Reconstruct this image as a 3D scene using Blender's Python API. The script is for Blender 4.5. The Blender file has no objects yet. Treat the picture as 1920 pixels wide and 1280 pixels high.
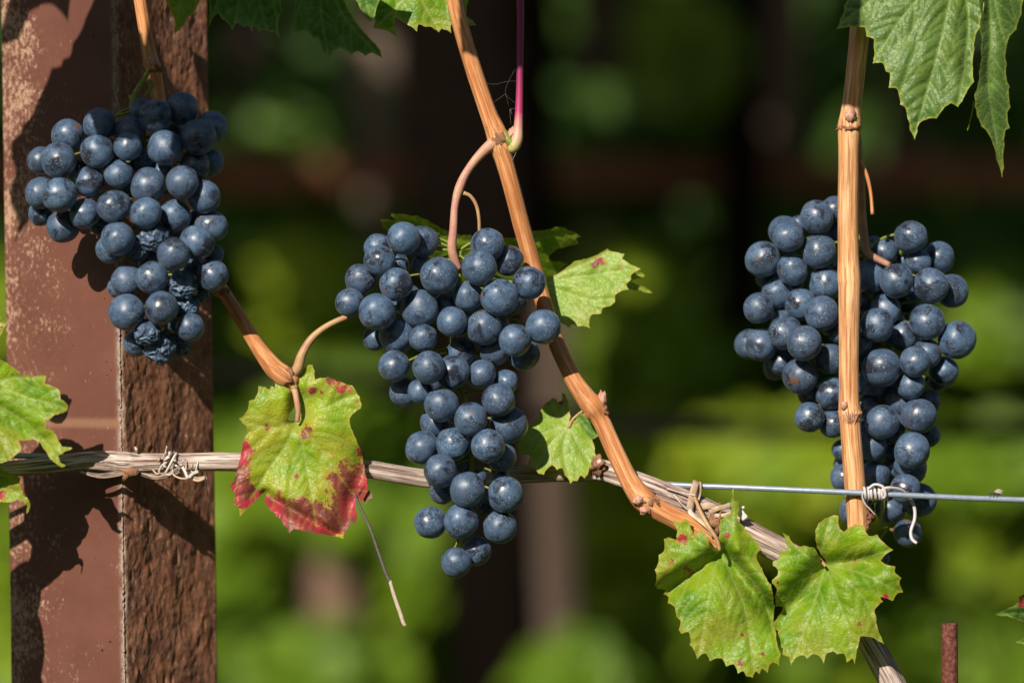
import bpy, math, random
import numpy as np
from mathutils import Vector, Matrix, noise, geometry
R = math.radians
scn = bpy.context.scene
COL = scn.collection

# ------------------------------------------------------------------ camera, world, sun, exposure
U = 0.00025                      # metres per photo pixel in the plane of the grapes
D0 = 8000.0                      # camera distance in those pixels (2 m)
CAMZ = 0.95
cam_d = bpy.data.cameras.new('camera'); cam = bpy.data.objects.new('camera', cam_d); COL.objects.link(cam)
cam.location = (0, -2.0, CAMZ); cam.rotation_euler = (R(90), 0, 0)
cam_d.sensor_width = 36; cam_d.lens = 150; cam_d.clip_start = 0.05; cam_d.clip_end = 400
cam_d.dof.use_dof = True; cam_d.dof.focus_distance = 1.995; cam_d.dof.aperture_fstop = 3.7
scn.camera = cam
SUN = Vector((-.357, -.767, .526)).normalized()        # direction towards the sun
w = bpy.data.worlds.new('World'); scn.world = w; w.use_nodes = True
nt = w.node_tree; nt.nodes.clear()
sky = nt.nodes.new('ShaderNodeTexSky'); sky.sky_type = 'NISHITA'; sky.sun_disc = False
sky.sun_elevation = math.asin(SUN.z); sky.sun_rotation = math.atan2(SUN.x, SUN.y) % (2*math.pi)
bg = nt.nodes.new('ShaderNodeBackground'); bg.inputs[1].default_value = 0.05
wo = nt.nodes.new('ShaderNodeOutputWorld')
nt.links.new(sky.outputs[0], bg.inputs[0]); nt.links.new(bg.outputs[0], wo.inputs[0])
sd = bpy.data.lights.new('sun', 'SUN'); sd.energy = 5.0; sd.angle = R(0.53); sd.color = (1, .93, .82)
so = bpy.data.objects.new('sun', sd); COL.objects.link(so)
so.rotation_euler = SUN.to_track_quat('Z', 'Y').to_euler(); so.location = (-2, -4, 4)
vs = scn.view_settings; vs.view_transform = 'Standard'; vs.look = 'None'; vs.gamma = 1; vs.exposure = 0.22
scn.cycles.use_denoising = True
scn.cycles.max_bounces = 6

# ------------------------------------------------------------------ helpers
def P(px, py, d=0.0):
    """a photo pixel at d pixels behind the grape plane, as a world point"""
    s = (D0 + d)/D0*U
    return Vector(((px-960)*s, d*U, CAMZ + (640-py)*s))
def sc(d): return (D0+d)/D0*U

def tag(o, label=None, cat=None, group=None, kind=None):
    if label: o['label'] = label
    if cat: o['category'] = cat
    if group: o['group'] = group
    if kind: o['kind'] = kind
    return o
def empty(name, loc, label, cat, group=None):
    o = bpy.data.objects.new(name, None); COL.objects.link(o); o.location = loc
    o.empty_display_size = .01
    return tag(o, label, cat, group)
def mk(name, verts, faces, mat, parent=None, smooth=True, origin=None, attrs=None, mats=None, midx=None):
    """a mesh in world coordinates, with its origin moved to its parent (or to origin)"""
    me = bpy.data.meshes.new(name)
    o = bpy.data.objects.new(name, me); COL.objects.link(o)
    off = Vector(parent.location) if parent else (origin or Vector((0, 0, 0)))
    if parent and parent.parent: off = off + parent.parent.location
    V = [tuple(Vector(v)-off) for v in verts]
    me.from_pydata(V, [], faces)
    if smooth: me.polygons.foreach_set('use_smooth', [True]*len(me.polygons))
    for m in (mats or [mat]): me.materials.append(m)
    if midx: me.polygons.foreach_set('material_index', midx)
    for k, a in (attrs or {}).items():
        a = np.asarray(a, dtype=np.float32)
        if a.ndim == 1:
            at = me.attributes.new(k, 'FLOAT', 'POINT'); at.data.foreach_set('value', a)
        else:
            at = me.attributes.new(k, 'FLOAT_VECTOR', 'POINT'); at.data.foreach_set('vector', a.ravel())
    me.update()
    if parent: o.parent = parent
    else: o.location = off
    return o

# ---- material node helper
class M:
    def __init__(s, name):
        s.m = bpy.data.materials.new(name); s.m.use_nodes = True
        s.t = s.m.node_tree; s.t.nodes.clear()
    def n(s, typ, _out=0, **kw):
        nd = s.t.nodes.new(typ)
        ins = kw.pop('ins', {})
        for k, v in kw.items(): setattr(nd, k, v)
        for k, v in ins.items(): s.set(nd.inputs[k], v)
        return nd
    def set(s, sock, v):
        if isinstance(v, bpy.types.NodeSocket): s.t.links.new(v, sock)
        elif isinstance(v, (tuple, list)) and len(v) == 3 and sock.type == 'RGBA': sock.default_value = (*v, 1)
        else: sock.default_value = v
    def noise(s, vec, scale, detail=4, rough=.55, dist=0, out='Fac'):
        nd = s.n('ShaderNodeTexNoise', ins={'Scale': scale, 'Detail': detail, 'Roughness': rough, 'Distortion': dist})
        if vec is not None: s.set(nd.inputs['Vector'], vec)
        return nd.outputs[out]
    def vor(s, vec, scale, feature='F1', out='Distance', rnd=1):
        nd = s.n('ShaderNodeTexVoronoi', feature=feature, ins={'Scale': scale, 'Randomness': rnd}); s.set(nd.inputs['Vector'], vec)
        return nd.outputs[out]
    def ramp(s, fac, a, b, lo=0., hi=1.):
        nd = s.n('ShaderNodeMapRange', ins={'Value': fac, 'From Min': a, 'From Max': b, 'To Min': lo, 'To Max': hi}); nd.clamp = True
        return nd.outputs[0]
    def mix(s, fac, a, b, mode='MIX'):
        nd = s.n('ShaderNodeMix', data_type='RGBA', blend_type=mode)
        s.set(nd.inputs[0], fac); s.set(nd.inputs[6], a); s.set(nd.inputs[7], b)
        return nd.outputs[2]
    def math(s, op, a, b=0.0, clamp=False):
        nd = s.n('ShaderNodeMath', operation=op, ins={0: a, 1: b}); nd.use_clamp = clamp
        return nd.outputs[0]
    def vmul(s, v, k):
        nd = s.n('ShaderNodeVectorMath', operation='MULTIPLY', ins={0: v, 1: k}); return nd.outputs[0]
    def vadd(s, v, k):
        nd = s.n('ShaderNodeVectorMath', operation='ADD', ins={0: v, 1: k}); return nd.outputs[0]
    def attr(s, name, out='Fac'): return s.n('ShaderNodeAttribute', attribute_name=name).outputs[out]
    def obj(s): return s.n('ShaderNodeTexCoord').outputs['Object']
    def rnd(s): return s.n('ShaderNodeObjectInfo').outputs['Random']
    def bump(s, h, strength=.5, dist=.001, nrm=None):
        nd = s.n('ShaderNodeBump', ins={'Strength': strength, 'Distance': dist, 'Height': h})
        if nrm is not None: s.set(nd.inputs['Normal'], nrm)
        return nd.outputs[0]
    def bsdf(s, col, rough=.5, nrm=None, spec=.5, **kw):
        nd = s.n('ShaderNodeBsdfPrincipled')
        s.set(nd.inputs['Base Color'], col); s.set(nd.inputs['Roughness'], rough); s.set(nd.inputs['Specular IOR Level'], spec)
        if nrm is not None: s.set(nd.inputs['Normal'], nrm)
        for k, v in kw.items(): s.set(nd.inputs[k.replace('_', ' ')], v)
        return nd.outputs[0]
    def out(s, sh):
        o = s.n('ShaderNodeOutputMaterial'); s.t.links.new(sh, o.inputs[0]); return s.m

def mat_grape(shrivel=False):
    m = M('shrivelled_grape_skin' if shrivel else 'grape_skin')
    v0 = m.obj(); r = m.rnd()
    comb = m.n('ShaderNodeCombineXYZ', ins={0: m.math('MULTIPLY', r, 1.7), 1: m.math('MULTIPLY', r, -2.3), 2: m.math('MULTIPLY', r, .9)}).outputs[0]
    v = m.vadd(v0, comb)
    bloom_n = m.noise(v, 260, 5, .6)
    bloom = m.mix(m.ramp(bloom_n, .3, .7), (.036, .078, .150), (.112, .180, .282))
    bloom = m.mix(m.ramp(m.math('FRACT', m.math('MULTIPLY', r, 37.7)), 0, 1, 0, .5), bloom, (.042, .056, .092))
    # rubbed patches where the dark skin shows, thin scratches, pale specks and dark pores
    rub = m.ramp(m.noise(v, 85, 6, .68, .5), .505, .575)
    rub2 = m.ramp(m.noise(v, 330, 5, .75, .8), .55, .63, 0, .7)
    scr = m.ramp(m.vor(m.vadd(m.vmul(v, (1, 1, .33)), m.n('ShaderNodeTexNoise', ins={'Vector': v, 'Scale': 130.}).outputs['Color']), 8, 'DISTANCE_TO_EDGE'), .0, .035, .7, 0)
    mask = m.math('MAXIMUM', m.math('MAXIMUM', rub, rub2), scr)
    mask = m.math('MULTIPLY', mask, m.ramp(m.noise(v, 50, 3), .38, .52, .18, 1))
    if shrivel: mask = m.math('MULTIPLY', mask, .45)
    skin = m.mix(m.noise(v, 120), (.010, .013, .022), (.030, .028, .040))
    col = m.mix(m.math('MULTIPLY', mask, .94), bloom, skin)
    dots = m.math('MULTIPLY', m.ramp(m.vor(v, 1000), .16, .28, 1, 0), m.ramp(m.noise(v, 140), .46, .56))
    col = m.mix(m.math('MULTIPLY', dots, .8), col, (.38, .44, .50))
    pores = m.math('MULTIPLY', m.ramp(m.vor(m.vadd(v, (3., 1., 2.)), 420), .07, .13, 1, 0), m.ramp(m.noise(v, 90), .45, .6))
    col = m.mix(m.math('MULTIPLY', pores, .8), col, (.012, .010, .012))
    # a few rusty scabs
    scab = m.ramp(m.noise(v, 95, 4, .6, .3), .665, .70)
    col = m.mix(m.math('MULTIPLY', scab, .8), col, (.16, .07, .03))
    rough = m.ramp(mask, 0, 1, .47, .24)
    h = m.math('ADD', m.math('MULTIPLY', m.noise(v, 700, 3), .3), m.math('MULTIPLY', dots, .4))
    if shrivel:
        h = m.math('ADD', h, m.math('MULTIPLY', m.noise(v, 500, 3, .5, 1.), .4))
    nr = m.bump(h, .35, .0004 if shrivel else .00012)
    return m.out(m.bsdf(col, rough, nr, .6, Sheen_Weight=.12, Sheen_Roughness=.4, Sheen_Tint=(.6, .75, 1.)))
def mat_simple(name, c1, c2, scale=200, rough=.6, bump=.3, bd=.0005, spec=.3, metallic=0.):
    m = M(name); v = m.obj()
    f = m.ramp(m.noise(v, scale, 5, .6), .3, .7)
    return m.out(m.bsdf(m.mix(f, c1, c2), rough, m.bump(m.noise(v, scale*2.5, 4), bump, bd), spec, Metallic=metallic))
def mat_bark(name, c1, c2, dark, freq=1., fine=.5, rough=.55, spec=.3, crack=.5, spots=.4):
    """streaked bark: reads the 'bark' attribute = (cos, sin, length) in metres"""
    m = M(name); b = m.attr('bark', 'Vector')
    s1 = m.noise(m.vmul(b, (1, 1, .045)), 800*freq, 5, .65)
    s2 = m.noise(m.vmul(b, (1, 1, .022)), 1500*freq, 3, .6)
    big = m.noise(m.vmul(b, (1, 1, .5)), 90, 4)
    col = m.mix(m.ramp(s1, .42, .60), c1, c2)
    col = m.mix(m.ramp(big, .45, .7, 0, .45), col, tuple(x*.55 for x in c1))
    line = m.ramp(s2, .54, .62, 0, crack)
    col = m.mix(line, col, dark)
    sp = m.ramp(m.vor(m.vmul(b, (1, 1, .7)), 900), .08, .16, 1, 0)
    sp = m.math('MULTIPLY', sp, m.ramp(m.noise(b, 150), .5, .62, 0, spots))
    col = m.mix(sp, col, dark)
    h = m.math('SUBTRACT', m.math('ADD', s1, m.math('MULTIPLY', s2, .4)), m.math('MULTIPLY', line, .5))
    return m.out(m.bsdf(col, rough, m.bump(h, fine, .0009), spec))
def mat_leaf(name, g1, g2, yel=(.34, .36, .03), yamt=.5, red=(.26, .02, .03), gloss=.42, trans=.28, edge=(.40, .38, .05), veinc=(.36, .44, .10), tcol=None, edgew=7., spots=.5):
    m = M(name)
    uv = m.attr('lp', 'Vector')               # leaf plane coordinates, in 100 px units
    vein = m.attr('vein'); sec = m.attr('vein2'); ed = m.attr('edge'); rd = m.attr('red')
    nz = m.noise(uv, 1.6, 5, .6); nf = m.noise(uv, 7, 4, .65)
    col = m.mix(m.ramp(nz, .35, .65), g1, g2)
    yv = m.ramp(m.math('ADD', m.noise(m.vadd(uv, (7., 3., 0.)), 1.3, 5, .6), m.math('MULTIPLY', m.attr('yellow'), .2)), .52, .72, 0, yamt)
    col = m.mix(yv, col, yel)
    mott = m.ramp(m.noise(uv, 34, 3, .7), .35, .7, .84, 1.2)
    mm = m.n('ShaderNodeCombineXYZ', ins={0: mott, 1: mott, 2: mott}).outputs[0]
    col = m.mix(1., col, mm, 'MULTIPLY')
    cell = m.vor(m.vadd(uv, m.vmul(m.n('ShaderNodeTexNoise', ins={'Vector': uv, 'Scale': 6.}).outputs['Color'], (.12, .12, .12))), 9.5, 'DISTANCE_TO_EDGE')
    net = m.ramp(cell, .0, .10, 1, 0)
    col = m.mix(m.math('MULTIPLY', net, .13), col, veinc)
    col = m.mix(m.math('MULTIPLY', sec, .42), col, veinc)
    col = m.mix(m.math('MULTIPLY', vein, .75), col, veinc)
    edm = m.ramp(m.math('ADD', ed, m.math('MULTIPLY', m.math('SUBTRACT', nf, .5), 8.)), 0.5, edgew, .8, 0)
    col = m.mix(edm, col, edge)
    # red and brown blotches that stop at the veins
    rm = m.ramp(m.math('ADD', rd, m.math('MULTIPLY', m.math('SUBTRACT', m.noise(uv, 5.5, 7, .75), .5), 3.2)), .52, .62)
    rm = m.math('MULTIPLY', rm, m.ramp(m.math('ADD', vein, m.math('MULTIPLY', sec, .4)), 0, 1, 1, .4))
    rh = m.ramp(m.math('ADD', rd, m.math('MULTIPLY', m.math('SUBTRACT', m.noise(uv, 5.5, 7, .75), .5), 3.2)), .25, .58, 0, .7)
    col = m.mix(m.math('MULTIPLY', rh, m.ramp(rd, .1, .4)), col, (.50, .27, .045))
    redc = m.mix(m.ramp(m.noise(uv, 12, 5, .7), .42, .58), red, tuple(x*.45+.02 for x in red))
    redc = m.mix(m.math('MULTIPLY', m.ramp(ed, 8, 34, .8, 0), m.ramp(m.noise(uv, 2.5), .42, .56)), redc, (.56, .012, .06))
    col = m.mix(m.math('MULTIPLY', rm, .93), col, redc)
    sp = m.math('MULTIPLY', m.ramp(m.vor(m.vadd(uv, (3., 9., 1.)), 2.1), .05, .085, 1, 0), m.ramp(m.noise(uv, 2.4), .48, .56, 0, spots))
    col = m.mix(sp, col, (.06, .045, .03))
    # pale dust specks
    du = m.math('MULTIPLY', m.ramp(m.vor(uv, 16.), .06, .10, 1, 0), m.ramp(m.noise(uv, 3.), .5, .65, 0, .2))
    col = m.mix(du, col, (.5, .52, .4))
    h = m.math('ADD', m.math('MULTIPLY', m.ramp(cell, 0, .22), 1.0), m.math('MULTIPLY', m.noise(uv, 40, 3), .2))
    h = m.math('SUBTRACT', h, m.math('MULTIPLY', vein, .5))
    nr = m.bump(h, .5, .00022)
    dif = m.bsdf(col, gloss, nr, .32)
    tr = m.n('ShaderNodeBsdfTranslucent')
    tc = m.mix(1., col, tcol or (1., 1.15, .55), 'MULTIPLY'); m.set(tr.inputs[0], tc); m.set(tr.inputs['Normal'], nr)
    mx = m.n('ShaderNodeMixShader', ins={0: trans}); m.set(mx.inputs[1], dif); m.set(mx.inputs[2], tr.outputs[0])
    return m.out(mx.outputs[0])
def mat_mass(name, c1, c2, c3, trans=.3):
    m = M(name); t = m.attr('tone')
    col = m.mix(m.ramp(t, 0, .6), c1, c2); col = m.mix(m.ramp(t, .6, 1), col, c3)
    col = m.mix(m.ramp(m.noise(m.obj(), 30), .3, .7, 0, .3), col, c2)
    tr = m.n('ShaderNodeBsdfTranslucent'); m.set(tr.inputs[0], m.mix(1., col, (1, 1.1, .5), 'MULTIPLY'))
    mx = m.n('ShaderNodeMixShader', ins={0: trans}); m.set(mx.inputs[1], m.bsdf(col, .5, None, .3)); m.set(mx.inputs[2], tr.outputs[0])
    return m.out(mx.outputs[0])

GRAPE = mat_grape(); RAISIN = mat_grape(True)
SCAR = mat_simple('grape_scar', (.14, .07, .04), (.05, .03, .02), 900)
STALK = mat_simple('green_stalk', (.26, .30, .045), (.16, .19, .035), 500, .5)
STALKR = mat_simple('red_brown_stalk', (.22, .06, .04), (.10, .035, .022), 700, .6)
CANE = mat_bark('orange_cane_bark', (.55, .195, .062), (.80, .41, .18), (.24, .075, .03), .8, .28, .5, .35, .6, .5)
CANE2 = mat_bark('pale_tan_cane_bark', (.64, .28, .105), (.88, .53, .27), (.30, .10, .04), .8, .35, .5, .35, .75, .5)
OLD = mat_bark('weathered_grey_bark', (.40, .27, .215), (.70, .58, .51), (.07, .038, .028), .8, 1., .75, .2, .85, .3)
NODE = mat_simple('cane_node_bark', (.40, .20, .10), (.16, .075, .045), 420, .7, .7, .001)
BUD = mat_simple('bud_scales', (.42, .17, .10), (.62, .40, .30), 500, .6, .5, .0006)
WIRE = mat_simple('galvanised_wire', (.24, .29, .36), (.33, .38, .45), 500, .42, .15, .0002, .5, .25)
TIEW = mat_simple('pale_coated_wire', (.52, .46, .46), (.66, .60, .58), 400, .45, .1, .0002, .5)
STRAW = mat_simple('dry_grey_tendril', (.15, .13, .10), (.09, .085, .07), 500, .6)
STRAWT = mat_simple('pale_tendril_tip', (.60, .50, .36), (.45, .36, .25), 500, .6)
DEADLEAF = mat_simple('dry_leaf_scrap', (.20, .09, .06), (.34, .2, .14), 300, .8)

# ---- tubes
def catmull(pts, n=8):
    pts = [np.array(p, dtype=float) for p in pts]
    if len(pts) < 3: 
        return [pts[0]+(pts[-1]-pts[0])*i/n for i in range(n+1)]
    out = []; Q = [2*pts[0]-pts[1]] + pts + [2*pts[-1]-pts[-2]]
    for i in range(1, len(Q)-2):
        a, b, c, d = Q[i-1], Q[i], Q[i+1], Q[i+2]
        for k in range(n):
            t = k/n
            out.append(.5*((2*b)+(c-a)*t+(2*a-5*b+4*c-d)*t*t+(3*b-a-3*c+d)*t**3))
    out.append(Q[-2]); return out
def tube_data(pts, n=8, sides=10, ridges=0.0, seed=0, bumps=(), flat=None, wob=0.0):
    """pts: (px, py, d, r in px).  Returns verts, faces, bark attribute."""
    C = catmull(pts, n)
    ws = [P(c[0], c[1], c[2]) for c in C]; rs = [max(c[3], .05)*sc(c[2]) for c in C]
    V, F, B = [], [], []
    up = Vector((0, -1, 0)); L = 0.; prev = None
    rnd = random.Random(seed)
    ph = [rnd.uniform(0, 6.28) for _ in range(6)]
    for i, p in enumerate(ws):
        a = ws[max(i-1, 0)]; b = ws[min(i+1, len(ws)-1)]
        t = (b-a).normalized() if (b-a).length > 1e-9 else Vector((0, 0, 1))
        u = up - t*up.dot(t)
        if u.length < 1e-6: u = t.orthogonal()
        u.normalize(); up = u; v = t.cross(u)
        if i: L += (ws[i]-ws[i-1]).length
        r = rs[i]
        for (bi, amt, wid) in bumps:
            r *= 1 + amt*math.exp(-((i/max(len(ws)-1, 1)-bi)/wid)**2)
        for k in range(sides):
            an = 2*math.pi*k/sides
            rr = r
            if ridges:
                rr *= 1 + ridges*(.5*math.sin(5*an+ph[0])+.35*math.sin(9*an+ph[1]+L*30)+.3*math.sin(3*an+ph[2]))
                q = Vector((math.cos(an)*3, math.sin(an)*3, L*90+seed))
                rr *= 1 + ridges*.8*noise.noise(q)
            cx, cy = math.cos(an)*rr, math.sin(an)*rr
            if flat: cx *= flat[0]; cy *= flat[1]
            wv = Vector((0, 0, 0))
            if wob: wv = Vector((noise.noise(Vector((L*60, seed, 0))), noise.noise(Vector((L*60, seed, 5))), noise.noise(Vector((L*60, seed, 9)))))*wob*r
            V.append(p + u*cx + v*cy + wv); B.append((math.cos(an)*r+seed*.37, math.sin(an)*r, L))
    m_ = len(ws)
    for i in range(m_-1):
        for k in range(sides):
            k2 = (k+1) % sides
            F.append((i*sides+k, i*sides+k2, (i+1)*sides+k2, (i+1)*sides+k))
    F.append(tuple(reversed(range(sides)))); F.append(tuple((m_-1)*sides+k for k in range(sides)))
    return V, F, B
def merge(parts):
    V, F, B = [], [], []
    for v, f, b in parts:
        o = len(V); V += v; B += b; F += [tuple(i+o for i in q) for q in f]
    return V, F, B
def tube(name, pts, mat, parent=None, **kw):
    V, F, B = tube_data(pts, **kw)
    return mk(name, V, F, mat, parent, attrs={'bark': B}, origin=V[0] if not parent else None)
def tubes(name, lst, mat, parent=None, **kw):
    V, F, B = merge([tube_data(p, seed=i, **kw) for i, p in enumerate(lst)])
    return mk(name, V, F, mat, parent, attrs={'bark': B}, origin=V[0] if not parent else None)
def ball(c, rx, ry, rz, rough=0., seed=0, n=10, axis=None):
    V, F = [], []
    for i in range(n+1):
        th = math.pi*i/n
        for k in range(2*n):
            ph = math.pi*k/n
            q = Vector((math.sin(th)*math.cos(ph), math.sin(th)*math.sin(ph), math.cos(th)))
            s = 1 + rough*noise.fractal(q*2.3+Vector((seed*3.1, 0, 0)), 1, 2, 3)
            q = Vector((q.x*rx*s, q.y*ry*s, q.z*rz*s))
            if axis is not None: q = axis.to_track_quat('Z', 'Y') @ q
            V.append(c + q)
    for i in range(n):
        for k in range(2*n):
            k2 = (k+1) % (2*n)
            F.append((i*2*n+k, (i+1)*2*n+k, (i+1)*2*n+k2, i*2*n+k2))
    return V, F, [tuple(v) for v in V]
def knob(name, px, py, d, rx, ry, rz, mat, parent, rough=.35, seed=0, axis=None):
    s = sc(d)
    V, F, B = ball(P(px, py, d), rx*s, ry*s, rz*s, rough, seed, axis=axis)
    return mk(name, V, F, mat, parent, attrs={'bark': B})

# ------------------------------------------------------------------ leaves
def conv(crop, pts): return [(crop[0]+x/crop[2], crop[1]+y/crop[2]) for x, y in pts]
def seg_dist(X, poly):
    """distance of points X (n,2) to a polyline"""
    d = np.full(len(X), 1e9)
    for a, b in zip(poly[:-1], poly[1:]):
        a = np.array(a, float); b = np.array(b, float); ab = b-a
        t = np.clip(((X-a)@ab)/max(ab@ab, 1e-9), 0, 1)
        d = np.minimum(d, np.hypot(*(X-(a+t[:, None]*ab)).T))
    return d
def smooth2(p, n=6): return [tuple(c) for c in catmull([(x, y) for x, y in p], n)]
def inside(x, y, poly):
    c = False; j = len(poly)-1
    for i in range(len(poly)):
        xi, yi = poly[i]; xj, yj = poly[j]
        if (yi > y) != (yj > y) and x < (xj-xi)*(y-yi)/(yj-yi)+xi: c = not c
        j = i
    return c
LEAFN = [0]
def leaf(label, pts, veins, mat, base=0., tilt=(0., 0.), cup=0., folds=(), wave=6., wl=90., red=(), yellow=(), petiole=None, pmat=None,
         step=4.2, bulge=2.2, crop=None, group=None, vw=2.0, prad=3.0, teeth=True, extra=None, edgecurl=0.):
    LEAFN[0] += 1; sd_ = LEAFN[0]; rnd = random.Random(sd_*7+1)
    if crop:
        pts = conv(crop, pts); veins = [conv(crop, v) for v in veins]
    if petiole and crop: petiole = [(crop[0]+p[0]/crop[2], crop[1]+p[1]/crop[2], *p[2:]) for p in petiole]
    cx = sum(p[0] for p in pts)/len(pts); cy = sum(p[1] for p in pts)/len(pts)
    # boundary, resampled, with small irregularities
    bd = []
    for i in range(len(pts)):
        a = pts[i]; b = pts[(i+1) % len(pts)]; L = math.hypot(b[0]-a[0], b[1]-a[1]); k = max(1, int(L/step))
        for j in range(k):
            t = j/k; x = a[0]+(b[0]-a[0])*t; y = a[1]+(b[1]-a[1])*t
            if 0 < j:
                bow = math.sin(t*math.pi)*L*.05
                nx, ny = (b[1]-a[1])/L, -(b[0]-a[0])/L
                q = noise.noise(Vector((x*.12, y*.12, sd_)))*1.6
                x += nx*(bow+q); y += ny*(bow+q)
            bd.append((x, y))
    xs = [p[0] for p in bd]; ys = [p[1] for p in bd]
    X = []; gy = min(ys); row = 0
    B = np.array(bd+[bd[0]])
    G = []
    while gy < max(ys):
        gx = min(xs)+(row % 2)*step*.5
        while gx < max(xs):
            G.append((gx+rnd.uniform(-.5, .5), gy+rnd.uniform(-.5, .5))); gx += step
        gy += step*.87; row += 1
    G = np.array(G)
    de = seg_dist(G, B)
    G = [tuple(g) for g, d in zip(G, de) if d > step*.55 and inside(g[0], g[1], bd)]
    main = [smooth2(v) for v in veins]
    # veins taper towards their ends
    sec = []
    for vi, v in enumerate(main):
        va = np.array(v); Ls = np.r_[0, np.cumsum(np.hypot(*np.diff(va, axis=0).T))]; T = Ls[-1]
        s = 16.; side = 1
        while s < T*.93:
            i = int(np.searchsorted(Ls, s)); i = min(max(i, 1), len(va)-1)
            dr = va[i]-va[i-1]; dr = dr/np.hypot(*dr); a0 = math.atan2(dr[1], dr[0])
            for sg in (1, -1):
                a = a0+sg*R(52+rnd.uniform(-5, 5)); p = va[i]+0.; path = [tuple(p)]; ln = 0
                while ln < 130:
                    a -= sg*R(2.6); p = p+np.array([math.cos(a), math.sin(a)])*6; ln += 6
                    if not inside(p[0], p[1], bd): break
                    dd = [seg_dist(p[None], m_)[0] for m_ in main]
                    if dd[vi] > min(dd)+4: break
                    path.append(tuple(p))
                if len(path) > 2: sec.append(path)
            s += rnd.uniform(20, 29)
    vp = []
    for q in main+sec:
        q = np.array(q); Ls = np.r_[0, np.cumsum(np.hypot(*np.diff(q, axis=0).T))]
        for t in np.arange(0, Ls[-1], step*.9): vp.append((np.interp(t, Ls, q[:, 0]), np.interp(t, Ls, q[:, 1])))
    if vp:
        vpa = np.array(vp); dv = seg_dist(vpa, B); vp = [p for p, d in zip(vp, dv) if d > step*.5 and inside(p[0], p[1], bd)]
        vpa = np.array(vp); G = [g for g in G if ((vpa-np.array(g))**2).sum(1).min() > (step*.5)**2]
    allp = [Vector(p) for p in bd]+[Vector(g) for g in G]+[Vector(p) for p in vp]
    nb = len(bd)
    vo, eo, fo, *_ = geometry.delaunay_2d_cdt(allp, [(i, (i+1) % nb) for i in range(nb)], [], 1, 1e-5)
    X = np.array([(v.x, v.y) for v in vo])
    ds = np.stack([seg_dist(X, v) for v in main]) if main else np.full((1, len(X)), 1e9)
    dm = ds.min(0)
    d2 = np.full(len(X), 1e9)
    for q in sec: d2 = np.minimum(d2, seg_dist(X, q))
    de = seg_dist(X, B)
    vein = np.exp(-(dm/vw)**2); vein2 = np.exp(-(d2/(vw*.75))**2)
    # depth field (px, away from the camera): tilt, cup, waves, hand-placed folds, vein creases
    dx = X[:, 0]-cx; dy = X[:, 1]-cy
    rr = np.hypot(dx, dy)/100.
    Z = base+tilt[0]*dx+tilt[1]*dy+cup*rr**2
    for i in range(len(X)):
        q = Vector((X[i, 0]/wl, X[i, 1]/wl, sd_*3.3))
        Z[i] += 1.35*wave*noise.noise(q)+wave*.22*noise.noise(q*3.1)+.35*noise.noise(q*9)
    for (a, b, wd, amp) in folds:
        if crop: a, b = conv(crop, [a, b]); 
        d_ = seg_dist(X, [a, b]); Z += amp*np.exp(-(d_/wd)**2)
    Z += 2.6*np.exp(-(dm/6)**2)+bulge*.45*np.exp(-(d2/4.5)**2)-bulge*.5*(1-np.exp(-(np.minimum(dm, d2)/9)**2))
    Z += edgecurl*np.exp(-(de/12)**2)
    rdv = np.zeros(len(X)); ylv = np.zeros(len(X))
    for (x, y, r_, a) in red:
        if crop: x, y = conv(crop, [(x, y)])[0]; r_ = r_/crop[2]
        rdv += a*np.exp(-((X[:, 0]-x)**2+(X[:, 1]-y)**2)/r_**2)
    for (x, y, r_, a) in yellow:
        if crop: x, y = conv(crop, [(x, y)])[0]; r_ = r_/crop[2]
        ylv += a*np.exp(-((X[:, 0]-x)**2+(X[:, 1]-y)**2)/r_**2)
    V = [P(X[i, 0], X[i, 1], Z[i]) for i in range(len(X))]
    F = []
    for f in fo:
        a, b, c = [X[i] for i in f]
        F.append(tuple(f) if (b[0]-a[0])*(c[1]-a[1])-(b[1]-a[1])*(c[0]-a[0]) < 0 else tuple(reversed(f)))
    j = main[0][0] if main else (cx, cy)
    t = empty('vine_leaf', P(j[0], j[1], base), label, 'leaf', group)
    mk('blade', V, F, mat, t, attrs={'vein': vein, 'vein2': vein2, 'edge': de, 'red': np.clip(rdv, 0, 1.2), 'yellow': ylv,
       'lp': np.c_[X/100., np.full(len(X), sd_*1.7)]})
    if petiole:
        # end the stalk on the blade
        tube('petiole', [(p[0], p[1], p[2], prad if len(p) < 4 else p[3]) for p in petiole], pmat or PET, t, n=6, sides=10)
    return t
PET = mat_simple('petiole_skin', (.42, .17, .12), (.50, .38, .15), 120, .45)
LG = mat_leaf('yellow_green_leaf', (.10, .25, .006), (.27, .43, .010), yamt=.75, spots=.55, trans=.34)
LRED = mat_leaf('autumn_leaf', (.17, .33, .010), (.33, .45, .016), yel=(.42, .40, .03), yamt=.8, red=(.30, .045, .055), spots=.0)
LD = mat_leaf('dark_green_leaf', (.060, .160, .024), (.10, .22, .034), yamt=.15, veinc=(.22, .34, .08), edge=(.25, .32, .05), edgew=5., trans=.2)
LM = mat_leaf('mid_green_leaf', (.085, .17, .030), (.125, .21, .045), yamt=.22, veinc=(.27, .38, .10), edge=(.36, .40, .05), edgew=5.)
LP = mat_leaf('pale_green_leaf', (.20, .36, .030), (.30, .44, .045), yamt=.4, red=(.22, .07, .09), veinc=(.40, .48, .15), spots=.1)

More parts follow.
